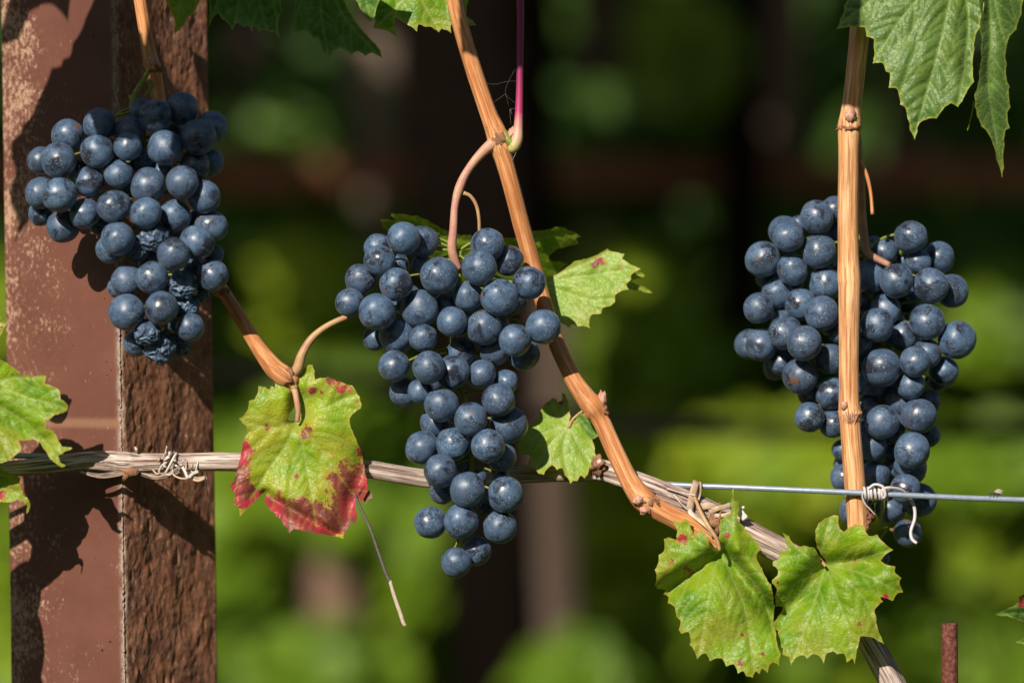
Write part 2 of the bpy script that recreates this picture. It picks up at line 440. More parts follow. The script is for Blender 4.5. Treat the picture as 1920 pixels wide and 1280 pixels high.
# ------------------------------------------------------------------ grapes
def grape_mesh(name, seed, shriv=False):
    """unit-radius grape whose blossom scar is at -Z"""
    rnd = random.Random(seed); V, F, mi = [], [], []
    n, mseg = (30, 44) if not shriv else (56, 84)
    ex = (1+rnd.uniform(-.035, .035), 1+rnd.uniform(-.035, .035), 1+rnd.uniform(-.03, .07))
    for i in range(n+1):
        th = math.pi*i/n
        for k in range(mseg):
            ph = 2*math.pi*k/mseg
            q = Vector((math.sin(th)*math.cos(ph), math.sin(th)*math.sin(ph), math.cos(th)))
            s = 1+.05*noise.noise(q*1.3+Vector((seed*5., 0, 0)))
            if shriv:
                a = q*1.1+Vector((seed*7.3, 1, 2)); a = a+Vector((noise.noise(a*1.7), noise.noise(a*1.7+Vector((9, 0, 0))), noise.noise(a*1.7+Vector((0, 9, 0)))))*.55
                a.z *= .6
                f = noise.voronoi(a*1.15)[0]; g = noise.voronoi(a*2.6)[0]
                s = .80+.22*noise.noise(q*.9+Vector((seed*3., 4, 0)))+.22*math.exp(-(f[1]-f[0])/.12)+.05*math.exp(-(g[1]-g[0])/.09)
            # the stem end is slightly sunken, the scar is a tiny pimple
            dn = (q+Vector((0, 0, 1))).length; up = (q-Vector((0, 0, 1))).length
            s -= .05*math.exp(-(up/.18)**2)
            if not shriv: s += .018*math.exp(-(dn/.045)**2)-.012*math.exp(-(dn/.14)**2)
            V.append((q.x*s*ex[0], q.y*s*ex[1], q.z*s*ex[2]))
    for i in range(n):
        for k in range(mseg):
            k2 = (k+1) % mseg
            F.append((i*mseg+k, (i+1)*mseg+k, (i+1)*mseg+k2, i*mseg+k2)); mi.append(0)
    if not shriv:
        # scar: a small rough button just proud of the skin
        o = len(V); rr = .042
        for j in range(3):
            for k in range(8):
                a = k/8*6.283; r_ = rr*(1-.38*j)*(1+.25*noise.noise(Vector((a, j, seed))))
                V.append((math.cos(a)*r_, math.sin(a)*r_, -(.999*ex[2]+.012+.008*j)))
        for j in range(2):
            for k in range(8):
                k2 = (k+1) % 8; F.append((o+j*8+k2, o+j*8+k, o+(j+1)*8+k, o+(j+1)*8+k2)); mi.append(1)
        F.append(tuple(o+16+k for k in reversed(range(8)))); mi.append(1)
    me = bpy.data.meshes.new(name); me.from_pydata([tuple(c*.0085 for c in v) for v in V], [], F)
    me.polygons.foreach_set('use_smooth', [True]*len(F))
    me.materials.append(RAISIN if shriv else GRAPE); me.materials.append(SCAR)
    me.polygons.foreach_set('material_index', mi); me.update(); return me
GM = [grape_mesh('grape', s) for s in range(5)]
RM = [grape_mesh('shrivelled_grape', s+20, True) for s in range(5)]

def cluster(name, label, crops, base, rach, fill, seed, group, stalk=None, dlim=(-130, 60)):
    """crops: [(crop, [(cx, cy, r, flag, 's'?)...])]; flag -1 front, 0 middle, 1 behind, 2 far behind"""
    rnd = random.Random(seed); G = []
    for crop, lst in crops:
        for g in lst:
            G.append([crop[0]+g[0]/crop[2], crop[1]+g[1]/crop[2], g[2]/crop[2], g[3], 's' in g[4:]])
    for x, y, r in fill: G.append([x, y, r, 2.2, False])
    n = len(G)
    order = [g[3]+rnd.uniform(-.15, .15) for g in G]
    tgt = [base+o*30 for o in order]; Z = list(tgt)
    prs = []
    for i in range(n):
        for j in range(i+1, n):
            d2 = math.hypot(G[i][0]-G[j][0], G[i][1]-G[j][1]); s = (G[i][2]+G[j][2])*.965
            if d2 < s: prs.append((i, j, math.sqrt(s*s-d2*d2)))
    for it in range(160):
        for i, j, need in prs:
            a, b = (i, j) if order[i] < order[j] else (j, i)      # a is in front
            gap = Z[b]-Z[a]
            if gap < need:
                e = (need-gap)*.5; Z[a] -= e*.5; Z[b] += e*.5
        if it < 130:
            for i in range(n): Z[i] += (tgt[i]-Z[i])*.04
        for i in range(n): Z[i] = min(max(Z[i], base+dlim[0]), base+dlim[1])
    root = empty('grape_cluster', P(rach[0][0], rach[0][1], rach[0][2]), label, 'grapes', group)
    RC = catmull(rach, 8)
    parts = [tube_data(rach, n=8, sides=8, wob=.3, seed=seed)]; caps = []
    for i, (x, y, r, fl, shr) in enumerate(G):
        c = P(x, y, Z[i]); o = bpy.data.objects.new('shrivelled_grape' if shr else 'grape', (RM if shr else GM)[rnd.randrange(5)])
        COL.objects.link(o); o.parent = root; o.location = c-root.location
        k = min(RC, key=lambda q: (q[0]-x)**2+((q[1]-y)+20)**2+((q[2]-Z[i]))**2*.6)
        rp = P(k[0], k[1], k[2])
        out = c-rp
        out = out.normalized()+Vector((rnd.uniform(-.5, .5), -.75, -.25+rnd.uniform(-.4, .4))); out.normalize()
        q = (-out).to_track_quat('Z', 'Y').to_matrix() @ Matrix.Rotation(rnd.uniform(0, 6.28), 3, 'Z')
        s = r*sc(Z[i])/.0085*(1.12 if shr else 1); o.rotation_euler = q.to_euler(); o.scale = (s, s, s)
        # pedicel: from the rachis to the back of the grape
        a = (c-out*r*sc(Z[i])*.96)
        def px(v):
            d = v.y/U; s_ = sc(d); return (v.x/s_+960, 640-(v.z-CAMZ)/s_, d)
        A = px(a); A2 = px(c-out*(r+9)*sc(Z[i])); K = (k[0], k[1], k[2])
        mid = tuple((A2[q_]*.55+K[q_]*.45) for q_ in range(3)); 
        parts.append(tube_data([(*A, 4.6), (*A2, 2.5), (mid[0]+rnd.uniform(-5, 5), mid[1]-4, mid[2]+4, 2.3), (*K, 3.2)], n=4, sides=7, seed=i))
        V, F, B = ball(c-out*(r+1.5)*sc(Z[i]), 5.6*U, 5.6*U, 3.2*U, .3, i, 5, axis=out); caps.append((V, F, B))
    V, F, B = merge(parts); mk('rachis', V, F, STALK, root, attrs={'bark': B})
    V, F, B = merge(caps); mk('stem_caps', V, F, STALKR, root, attrs={'bark': B})
    if stalk: tube('peduncle', stalk[0], stalk[1], root, n=8, sides=12, ridges=.05, seed=seed)
    return root

CA = (0, 140, 2.2854)
left_g = [(605, 150, 52, 1), (668, 175, 72, -.3), (778, 145, 70, .3), (908, 225, 68, .6), (850, 268, 76, -.6), (425, 212, 72, .2), (557, 245, 68, .7), (548, 308, 62, -.4),
 (708, 315, 78, -.8), (290, 262, 71, .2), (416, 330, 71, -.6), (178, 368, 62, .5), (252, 368, 76, -.7), (895, 375, 65, 1), (835, 392, 66, .5), (610, 374, 47, .9, 's'),
 (382, 460, 67, -.2), (508, 425, 62, -.5), (635, 475, 77, -.6), (695, 415, 45, .9), (782, 462, 70, -.3), (875, 523, 71, .3), (176, 508, 70, .3), (256, 515, 76, -.8),
 (172, 596, 52, 1), (270, 650, 70, .6), (362, 597, 68, .2), (488, 565, 73, -.7), (625, 593, 66, -.8), (748, 605, 70, .0), (905, 652, 73, .3), (846, 718, 74, -.6),
 (505, 703, 71, -.8), (470, 745, 62, .7), (588, 745, 52, .0, 's'), (660, 695, 62, -.5, 's'), (745, 768, 70, -.7), (915, 770, 45, 1.2), (545, 885, 69, .0), (652, 870, 71, -.7),
 (500, 915, 42, 1.1), (780, 897, 62, -.1, 's'), (912, 860, 71, -.5), (850, 930, 44, .6, 's'), (820, 822, 38, .7, 's'), (543, 1018, 78, -.5), (692, 1000, 75, -.8), (800, 990, 50, .2, 's'),
 (815, 1083, 60, -.3), (585, 1150, 58, .7), (632, 1105, 52, -.5, 's'), (690, 1168, 60, .1, 's'), (762, 1155, 50, .3, 's'), (560, 480, 45, 1.4), (430, 640, 50, 1.3), (640, 800, 50, 1.3), (735, 690, 45, 1.4)]
CB = (600, 380, 3.5556); CC = (660, 720, 3.3688)
mid_b = [(557, 237, 114, -.7), (678, 260, 110, .5), (388, 300, 98, .5), (398, 388, 104, -.6), (268, 515, 104, .0), (198, 665, 98, -.1), (508, 545, 111, -.4), (380, 727, 122, -.9),
 (795, 487, 131, -.8), (1115, 280, 112, .1), (1063, 432, 119, -.7), (1255, 385, 104, .5), (1394, 535, 116, -.4), (1198, 630, 124, -1), (985, 620, 102, .1), (665, 705, 127, .0),
 (880, 793, 105, -.6), (1095, 832, 117, -.2), (1488, 827, 119, -.7), (1300, 917, 108, -.9), (510, 888, 120, .4), (365, 905, 80, 1.1), (688, 903, 92, -.6), (840, 675, 75, 1.2),
 (940, 1000, 100, 1), (1165, 985, 102, .9), (1357, 1008, 110, 1.1), (495, 1090, 106, .3), (725, 1098, 110, -.7), (885, 1130, 112, .2), (1080, 1140, 96, .1), (1240, 1195, 85, .9), (680, 425, 75, 1.4)]
mid_c = [(565, 130, 108, -.5), (927, 100, 108, -.5), (330, 50, 95, .8), (430, 42, 80, .5), (750, 222, 105, -.8), (525, 245, 95, .7), (990, 256, 119, .5), (640, 377, 110, -.4), (860, 390, 108, -.7),
 (443, 402, 107, .3), (945, 462, 92, .7), (557, 548, 109, -.3), (728, 665, 109, -.8), (969, 697, 116, -.6), (568, 678, 78, .9), (945, 600, 60, 1.3), (495, 873, 105, -.2), (688, 867, 109, -.7),
 (934, 900, 109, -.1), (845, 765, 60, 1.1), (658, 1125, 97, -.6), (785, 1052, 95, .7), (790, 590, 60, 1.6), (700, 500, 60, 1.6)]
CD = (1360, 340, 3.5556); CE = (1360, 660, 3.2)
right_d = [(610, 238, 112, -.4), (730, 195, 98, .5), (395, 335, 108, .5), (418, 370, 106, -.7), (250, 520, 119, .0), (625, 465, 118, -.6), (745, 362, 88, .5), (447, 587, 104, -.1), (345, 745, 106, .2),
 (222, 845, 106, .0), (668, 680, 111, .1), (502, 820, 104, -.2), (645, 880, 116, -.8), (160, 1085, 100, .6), (240, 1090, 112, .1), (398, 1010, 117, -.4), (527, 1078, 115, -.9), (375, 925, 70, 1), (700, 1180, 106, -.2),
 (378, 1198, 95, .5), (1238, 370, 112, -.5), (1420, 510, 106, .7), (1287, 535, 88, -.2), (1370, 695, 121, -.6), (1512, 732, 110, .6), (1140, 662, 116, -.7), (962, 632, 112, .1), (1062, 470, 88, .7), (985, 440, 75, 1.2),
 (1185, 525, 50, 1.2), (1068, 855, 108, .3), (1012, 957, 118, -.7), (1345, 937, 119, -.7), (1180, 1030, 102, .5), (1545, 1055, 126, -.2), (1342, 1148, 102, .2), (1265, 1202, 106, -.7), (1040, 1242, 128, -.8),
 (905, 810, 60, 1), (745, 1020, 60, 1), (905, 1080, 75, 1), (262, 650, 60, 1.2), (870, 430, 62, 1.2), (490, 285, 60, 1.3), (810, 560, 90, .9)]
right_e = [(300, 95, 75, 1), (450, 145, 106, -.3), (640, 247, 98, -.1), (508, 258, 72, 1), (505, 390, 91, .3), (648, 430, 88, .3), (705, 590, 66, 1), (885, 175, 92, .7), (1112, 197, 88, .6), (1312, 112, 90, .6), (1218, 300, 72, 1.1),
 (1160, 382, 108, -.6), (940, 421, 102, -.6), (865, 345, 70, .9), (878, 560, 98, .4), (1215, 500, 75, .9), (1120, 590, 110, -.7), (1108, 692, 102, .5), (898, 745, 92, .0), (712, 752, 86, .3), (1080, 820, 92, -.7),
 (1160, 885, 105, .4), (990, 940, 90, 1), (770, 950, 86, .5), (1095, 1085, 87, -.3), (950, 1235, 38, .5), (1275, 180, 62, 1.2), (835, 940, 62, .9), (1000, 700, 60, 1.2), (790, 480, 80, .8), (760, 200, 80, 1)]

gA = 'blue black grape bunches hanging in the row'
cluster('c', 'blue black grape cluster with shrivelled grapes hanging in front of the brown post', [(CA, left_g)], -105,
        [(246, 178, -50, 6), (262, 240, -60, 5), (285, 330, -75, 4.5), (300, 430, -75, 4.5), (310, 520, -80, 4), (312, 620, -85, 3)],
        [(150, 320, 26), (230, 290, 28), (320, 250, 26), (370, 420, 28), (330, 600, 24)], 3, gA,
        stalk=([(278, 135, -45, 4), (264, 158, -48, 5), (252, 180, -50, 6), (247, 205, -55, 5), (255, 235, -60, 5)], STALK), dlim=(-75, 62))
cluster('c', 'long blue black grape cluster hanging in the middle from the forked orange cane', [(CB, mid_b), (CC, mid_c)], -35,
        [(860, 470, 0, 7), (858, 540, 5, 6), (850, 640, 5, 5.5), (865, 720, 0, 5), (878, 800, 0, 5), (884, 880, 0, 4.5), (880, 960, 0, 4), (850, 1030, -5, 3)],
        [(760, 560, 30), (860, 600, 32), (930, 620, 30), (800, 720, 30), (900, 700, 30), (840, 820, 28), (740, 500, 28), (960, 560, 30)], 5, gA,
        stalk=([(925, 268, 8, 12), (902, 288, 5, 9), (878, 318, -2, 7.5), (862, 350, -8, 8.5), (853, 385, -14, 7), (850, 430, -18, 7.5), (848, 470, -14, 9), (860, 505, -4, 7)],
               mat_simple('pink_peduncle', (.46, .17, .16), (.56, .36, .20), 130, .5)), dlim=(-95, 75))
cluster('c', 'broad blue black grape cluster hanging behind the upright tan cane at right', [(CD, right_d), (CE, right_e)], 120,
        [(1625, 470, 110, 6), (1630, 540, 130, 5.5), (1655, 620, 150, 5), (1660, 700, 155, 5), (1664, 800, 155, 5), (1658, 880, 135, 4.5), (1655, 950, 108, 4), (1652, 985, 100, 3.5), (1664, 992, 100, 3)],
        [(1480, 520, 30), (1560, 600, 30), (1640, 560, 30), (1700, 640, 30), (1600, 700, 30), (1500, 640, 30), (1650, 800, 30), (1700, 560, 28), (1620, 660, 30), (1590, 560, 30), (1690, 750, 30), (1640, 850, 30), (1702, 870, 28), (1590, 870, 27), (1640, 760, 30), (1600, 640, 30), (1672, 735, 29), (1668, 800, 29), (1662, 895, 26), (1676, 850, 28), (1668, 600, 28), (1560, 780, 28)], 9, gA,
        stalk=([(1606, 250, 40, 8), (1613, 330, 60, 8), (1616, 400, 80, 8), (1622, 460, 92, 8), (1632, 478, 92, 7), (1668, 497, 84, 5.5)],
               mat_simple('dusty_pink_peduncle', (.36, .17, .12), (.50, .30, .16), 130, .5)), dlim=(-70, 85))

# ------------------------------------------------------------------ canes and the old arm
def cane(label, pts, mat, n=10, sides=26, ridges=.028, seed=1, bumps=(), group='canes of the trained vine'):
    V, F, B = tube_data(pts, n=n, sides=sides, ridges=ridges, seed=seed, bumps=bumps)
    t = empty('vine_cane', P(*pts[0][:3]), label, 'cane', group)
    mk('stem', V, F, mat, t, attrs={'bark': B}); return t
c1 = cane('forked orange cane slanting down behind the middle grape cluster', [(838, -90, -10, 16), (850, -10, 0, 15), (864, 50, 5, 15), (888, 130, 10, 15.5), (915, 210, 14, 16), (930, 248, 15, 19),
     (937, 270, 16, 21), (945, 300, 18, 17), (962, 360, 25, 16), (980, 430, 42, 16), (1000, 500, 60, 16), (1020, 570, 58, 15.5), (1042, 640, 46, 15.5), (1072, 705, 42, 16), (1098, 745, 40, 19), (1112, 762, 40, 21),
     (1128, 790, 42, 17), (1155, 850, 32, 17), (1180, 900, 24, 18), (1205, 935, 18, 22), (1225, 950, 18, 20), (1262, 970, 20, 19), (1310, 995, 26, 21), (1345, 1020, 34, 20)], CANE, seed=1)
knob('node', 936, 262, 6, 17, 14, 17, NODE, c1, .3, 1); knob('bud', 960, 250, 8, 10, 8, 12, BUD, c1, .5, 2, Vector((.6, 0, 1)))
knob('node', 1112, 770, 40, 18, 16, 18, CANE, c1, .2, 3); knob('bud', 1130, 748, 34, 8, 8, 15, BUD, c1, .4, 4, Vector((-.1, 0, 1))); knob('bud', 1132, 770, 34, 8, 8, 12, NODE, c1, .9, 4, Vector((.2, 0, -1)))
knob('node', 1216, 942, 14, 20, 18, 17, NODE, c1, .5, 5); knob('bud', 1199, 938, 0, 11, 10, 12, BUD, c1, .5, 6, Vector((-1, -.5, .3))); knob('bud', 1210, 957, 2, 12, 9, 8, BUD, c1, .6, 7, Vector((.3, -.3, -1)))
tube('tendril', [(869, 362, -8, 4), (882, 368, -6, 3.5), (893, 385, -4, 3.4), (898, 410, -2, 3.2), (899, 440, 4, 3.2)], PET, c1, n=6, sides=8)
tube('knuckle', [(946, 246, 8, 5), (952, 262, 2, 7), (966, 272, 0, 9)], STALK, c1, n=5, sides=10)
# magenta side shoot
mg = M('magenta_shoot_skin'); bb = mg.attr('bark', 'Vector'); sp_ = mg.n('ShaderNodeSeparateXYZ', ins={0: bb}).outputs[2]
gcol = mg.mix(mg.ramp(sp_, .0005, .006), (.46, .46, .14), (.62, .36, .24)); gcol = mg.mix(mg.ramp(mg.math('ADD', sp_, mg.math('MULTIPLY', mg.noise(bb, 300), .006)), .012, .022), gcol, (.42, .035, .12)); gcol = mg.mix(mg.ramp(sp_, .022, .04), gcol, (.25, .03, .10))
MAG = mg.out(mg.bsdf(gcol, .45, mg.bump(mg.noise(mg.vmul(bb, (1, 1, .1)), 900), .3, .0004), .4))
sh = empty('side_shoot', P(960, 270, 4), 'smooth magenta leaf stalk rising from the fork of the orange cane', 'shoot')
tube('stem', [(956, 276, 4, 8), (962, 276, 2, 11), (969, 262, 2, 11), (972, 235, 4, 8.5), (974, 180, 8, 6.8), (975, 110, 10, 6.2), (976, 40, 8, 6.5), (975, -20, 4, 7), (974, -120, 0, 7)], MAG, sh, n=10, sides=14)

c2 = cane('upright tan cane running down in front of the right grape cluster', [(1625, -60, 10, 20), (1618, 10, 12, 20), (1612, 60, 14, 19), (1604, 140, 14, 18), (1596, 205, 14, 19), (1593, 232, 14, 22), (1592, 250, 14, 21), (1591, 300, 15, 19), (1590, 400, 16, 19.5), (1591, 480, 16, 20),
     (1592, 520, 16, 22), (1593, 545, 16, 21), (1592, 640, 16, 19), (1592, 740, 16, 19), (1594, 775, 16, 22), (1595, 800, 16, 19.5), (1600, 870, 16, 20), (1606, 940, 17, 20), (1608, 975, 18, 20), (1608, 1010, 20, 18), (1606, 1040, 24, 16)], CANE2, seed=2)
knob('bud', 1594, 216, -8, 10, 8, 13, BUD, c2, .4, 8); knob('node', 1593, 240, 10, 23, 19, 10, NODE, c2, .5, 9)
knob('bud', 1583, 760, -3, 7, 6, 8, BUD, c2, .3, 10); knob('node', 1596, 774, 12, 20, 17, 9, CANE2, c2, .5, 11)
tubes('fibre', [[(1576+i*4.2, 772+3*math.sin(i*2.), -7-abs(4-abs(i-4)), .7), (1580+i*3.6, 778, -9, .8), (1588+i*1.6+math.sin(i), 792+3*math.sin(i*3), -7, .4)] for i in range(9)], BUD, c2, n=4, sides=5)
knob('node', 1622, 975, 14, 13, 12, 22, NODE, c2, .9, 12, Vector((.5, 0, 1))); knob('bud', 1633, 968, 8, 7, 7, 8, STALKR, c2, .8, 13)
tube('tendril', [(1612, 300, 45, 4), (1619, 315, 44, 4), (1627, 335, 42, 3.6), (1633, 365, 40, 3.4), (1636, 402, 38, 3.6)], CANE, c2, n=6, sides=8)

c3 = cane('brown cane falling from the left cluster to the red edged leaf', [(372, 470, 0, 11), (395, 520, 0, 12), (410, 540, 0, 16), (422, 552, 0, 13), (450, 595, 0, 12.5), (480, 645, 0, 14), (510, 685, 0, 18), (530, 703, 0, 20), (545, 712, 2, 17), (549, 722, 4, 12)], CANE, seed=3, ridges=.035)
tube('petiole_scar', [(546, 712, 0, 9), (551, 724, -2, 8), (553, 730, -2, 6)], PET, c3, n=4, sides=10)
knob('node', 416, 545, -4, 16, 13, 10, NODE, c3, .7, 14); knob('node', 541, 704, -6, 13, 13, 17, NODE, c3, .5, 15)
tube('side_stalk', [(545, 706, -2, 8), (558, 690, -5, 10), (566, 665, -6, 8.5), (584, 635, -4, 7), (612, 612, 0, 6), (650, 594, 6, 5.5), (690, 580, 14, 5)], PET, c3, n=8, sides=12)
c4 = cane('shaded brown cane coming down over the post into the left cluster', [(250, -70, -30, 12), (262, -5, -26, 12), (272, 55, -24, 12.5), (281, 105, -22, 14), (286, 128, -20, 17), (290, 140, -20, 14), (297, 180, -18, 13), (306, 230, -14, 12), (330, 330, -4, 12), (372, 470, 0, 11)], CANE, seed=4)
knob('node', 286, 130, -26, 17, 12, 9, NODE, c4, .6, 16); knob('bud', 284, 115, -34, 9, 6, 10, BUD, c4, .4, 17)
tube('tendril', [(276, 150, -30, 3), (284, 158, -34, 3), (279, 172, -36, 2.6), (266, 184, -40, 2.5)], STALK, c4, n=6, sides=7)
c5 = cane('weathered grey old cane tied level along the wire across the post', [(-160, 890, -6, 16), (0, 880, -4, 15), (90, 872, -4, 16), (170, 864, -4, 18), (232, 868, -5, 22), (262, 868, -5, 19), (340, 867, 0, 17), (430, 866, 6, 17.5), (560, 869, 30, 18), (690, 880, 58, 17),
     (800, 897, 84, 17), (900, 896, 104, 17), (1000, 888, 108, 17.5), (1080, 886, 98, 17), (1125, 882, 84, 21), (1165, 894, 70, 20), (1220, 915, 56, 21), (1290, 945, 50, 24), (1345, 972, 48, 26), (1400, 1000, 48, 25), (1470, 1036, 52, 23),
     (1530, 1070, 58, 22), (1580, 1125, 66, 22), (1625, 1195, 72, 23), (1665, 1265, 76, 24), (1700, 1340, 80, 25)], OLD, seed=5, ridges=.06, sides=36)
for i, (a, b) in enumerate([((150, 884), (228, 880)), ((255, 886), (330, 878))]):
    tube('bark_strip', [(a[0], a[1], -18, 1.5), ((a[0]+b[0])/2, a[1]+8, -24, 3.5), (b[0], b[1]+6, -22, 4), (b[0]+12, b[1], -18, 1.5)], OLD, c5, n=6, sides=8, flat=(.5, 1.5), seed=i)
knob('node', 240, 884, -16, 20, 12, 13, NODE, c5, .8, 21); knob('node', 1122, 873, 60, 13, 12, 16, NODE, c5, .8, 22)
knob('bud', 1124, 866, 56, 5, 5, 6, mat_simple('white_lichen', (.7, .66, .6), (.5, .45, .4)), c5, .3, 23)
knob('node', 1342, 985, 22, 16, 14, 26, NODE, c5, .9, 24, Vector((.2, 0, 1)))
tubes('bark_fibre', [[(700+i*31+7*math.sin(i*5.), 876+i*1.2+6*math.sin(i*2.3), 40, .8), (715+i*31, 874+i*1.2+5*math.sin(i*2.1), 38, 1.2), (738+i*31, 880+i*1.2+5*math.sin(i*1.7), 44, .6)] for i in range(-14, 0, 2)], OLD, c5, n=4, sides=5)

# ------------------------------------------------------------------ wire, ties and small things on it
wr = empty('trellis_wire', P(1600, 925, -12), 'thin blue grey trellis wire stretched level across the row', 'wire')
tube('strand', [(-700, 836, 22, 5.4), (0, 853, 8, 5.4), (200, 859, 18, 5.3), (430, 866, 30, 5.3), (560, 869, 55, 5.3), (690, 879, 84, 5.3), (900, 894, 130, 5.2), (1080, 887, 126, 5.2), (1165, 893, 98, 5.2), (1245, 907, 60, 5.2), (1400, 914, 16, 5.2), (1600, 923, -12, 5.4), (1760, 931, -14, 5.5), (1920, 937, -12, 5.6), (2600, 960, -10, 5.6)], WIRE, wr, n=14, sides=14)
tw = empty('twist_tie', P(1640, 925, -12), 'pale wire twist wound round the trellis wire beside the tan cane', 'tie')
hx = []
for i in range(7*12+1):
    a = i/12*2*math.pi; x = 1620+i/(7*12)*46
    hx.append((x+1.2*math.sin(a*.3), 925+(x-1640)*.04-math.cos(a)*10.5, -13-math.sin(a)*10.5, 2.7))
tube('coil', hx, TIEW, tw, n=2, sides=8)
tube('loop', [(1628, 916, -24, 2.6), (1640, 908, -26, 2.6), (1655, 912, -28, 2.8), (1660, 926, -28, 2.8), (1657, 934, -26, 2.6)], TIEW, tw, n=8, sides=8)
tube('loose_end', [(1662, 930, -26, 2.8), (1655, 918, -28, 3), (1668, 914, -24, 3), (1690, 918, -8, 3), (1703, 930, 6, 3), (1714, 950, 10, 3.2), (1715, 972, 8, 3.3), (1708, 995, 4, 3.2), (1710, 1010, 0, 3.2), (1719, 1018, -4, 3)], TIEW, tw, n=8, sides=8)
tube('loose_end', [(1622, 918, -24, 2), (1617, 930, -18, 2), (1622, 944, -14, 1.8), (1632, 955, -10, 1.6), (1641, 965, -6, 1.2)], TIEW, tw, n=8, sides=6)
FILM = mat_bark('frayed_plastic_tape', (.58, .50, .42), (.80, .75, .68), (.36, .17, .08), .6, .3, .35, .5, .7, 0)
FILMB = mat_simple('brown_paper_tape', (.42, .24, .12), (.56, .46, .36), 300, .4, .3, .0004, .5)
t1 = empty('vine_tie', P(320, 868, -20), 'shredded whitish plastic tie knotted round the grey cane on the post', 'tie')
for i, q in enumerate([[(302, 862, -22), (309, 850, -26), (313, 836, -30)], [(308, 874, -26), (318, 850, -26), (322, 846, -10)], [(297, 886, -20), (304, 872, -26), (318, 862, -24), (328, 846, 0)],
     [(286, 880, -22), (294, 888, -26), (300, 886, -28)], [(338, 869, -24), (346, 882, -30), (352, 897, -34)], [(354, 896, -36), (362, 888, -36), (372, 884, -38)], [(362, 899, -34), (372, 901, -36), (384, 896, -38)],
     [(322, 878, -22), (326, 890, -28), (338, 896, -32), (350, 897, -34)], [(332, 848, -12), (326, 858, -26), (312, 884, -26), (306, 890, -10)], [(358, 892, -34), (370, 896, -34), (386, 894, -32)],
     [(300, 888, -20), (318, 890, -28), (326, 882, -24)], [(252, 838, -10), (255, 842, -20), (256, 848, -16)], [(372, 862, -14), (366, 884, -22), (356, 896, -30)]]):
    r = [1.4, 3.4, 2.4, 2, 3.6, 4.2, 4.2, 2.2, 2.6, 2.6, 2.4, 3.2, 1.4][i]
    tube('tape_strip', [(a, b, c, r) for a, b, c in q], FILMB if i in (3, 7, 6, 9) else FILM, t1, n=5, sides=4, flat=(.16, 1.), seed=i)
rt = random.Random(77)
for i in range(16):
    x = rt.uniform(296, 376); y = 858+(x-296)*.42+rt.uniform(-9, 9); a = rt.uniform(-2.2, .9); L = rt.uniform(6, 15)
    tube('tape_strip', [(x, y, -24, .7), (x+math.cos(a)*L*.5+rt.uniform(-2, 2), y+math.sin(a)*L*.5, -30, rt.uniform(1.5, 3)), (x+math.cos(a)*L, y+math.sin(a)*L, -26+rt.uniform(-6, 6), rt.uniform(.8, 2.6))], FILM if i % 3 else FILMB, t1, n=4, sides=4, flat=(.14, 1.), seed=i+30)
tube('thread', [(386, 905, -10, .8), (388, 915, -6, .9), (389, 928, 2, .8)], FILMB, t1, n=4, sides=5)
t2 = empty('vine_tie', P(1300, 940, 10), 'creased brown plastic tie binding the grey cane to the wire at right', 'tie')
for i, q in enumerate([[(1306, 902, 30), (1304, 908, 18), (1298, 930, 14), (1294, 955, 18), (1300, 966, 40)], [(1311, 903, 30), (1312, 912, 24), (1311, 925, 26), (1306, 945, 20)], [(1292, 952, 18), (1296, 962, 12), (1312, 975, 6), (1330, 990, 2), (1338, 1005, 6)],
     [(1302, 930, 8), (1310, 950, 2), (1322, 972, -2), (1338, 1000, -4)], [(1314, 950, 20), (1326, 948, 14), (1338, 950, 14), (1345, 956, 20)], [(1330, 960, 16), (1345, 953, 10), (1358, 950, 12), (1370, 946, 18)],
     [(1385, 955, 10), (1391, 964, 8), (1398, 972, 8)], [(1340, 966, 14), (1356, 966, 8), (1372, 960, 12)]]):
    r = [7, 4, 5, 3.2, 7, 5, 7, 4][i]
    tube('tape_strip', [(a, b, c, r) for a, b, c in q], FILM if i in (6,) else FILMB, t2, n=5, sides=8, flat=(.25, 1.), seed=i)
tube('thread', [(1250, 915, 24, 1.4), (1280, 924, 20, 1.4), (1304, 928, 6, 1.6)], FILM, t2, n=4, sides=5)
tube('thread', [(1264, 926, 20, 1.3), (1274, 940, 14, 1.3), (1290, 957, 14, 1.2)], FILM, t2, n=4, sides=5)
knob('tip', 1394, 951, 6, 3, 3, 3, FILM, t2, .1)
tube('thread', [(1380, 955, 8, 1.5), (1394, 951, 6, 1.5)], FILM, t2, n=4, sides=5)
# fly
FLY = mat_simple('fly_body', (.05, .04, .03), (.12, .09, .06), 900)
fl = empty('fly', P(1868, 922, -13), 'tiny grey fly standing on the trellis wire at the right edge', 'insect')
V, F, B = merge([ball(P(1870, 925, -14), 7*U, 3.2*U, 3*U, .1, 1, 8), ball(P(1863, 923, -14), 4*U, 3.6*U, 3.4*U, .1, 2, 8), ball(P(1857.5, 924, -14), 2.6*U, 2.6*U, 2.6*U, .05, 3, 8)])
mk('body', V, F, FLY, fl)
tubes('leg', [[(1860+i*4, 925, -16, .5), (1857+i*6, 928, -20, .5), (1855+i*7, 933, -18, .4)] for i in range(3)], FLY, fl, n=3, sides=5)
wg = mat_simple('fly_wing', (.30, .27, .22), (.4, .36, .3), 900, .3)
tubes('wing', [[(1864, 921, -14, .5), (1872, 919, -14, 3), (1881, 921, -15, .8)], [(1864, 921, -17, .5), (1871, 922, -20, 3), (1879, 925, -21, .8)]], wg, fl, n=4, sides=8, flat=(.12, 1.))
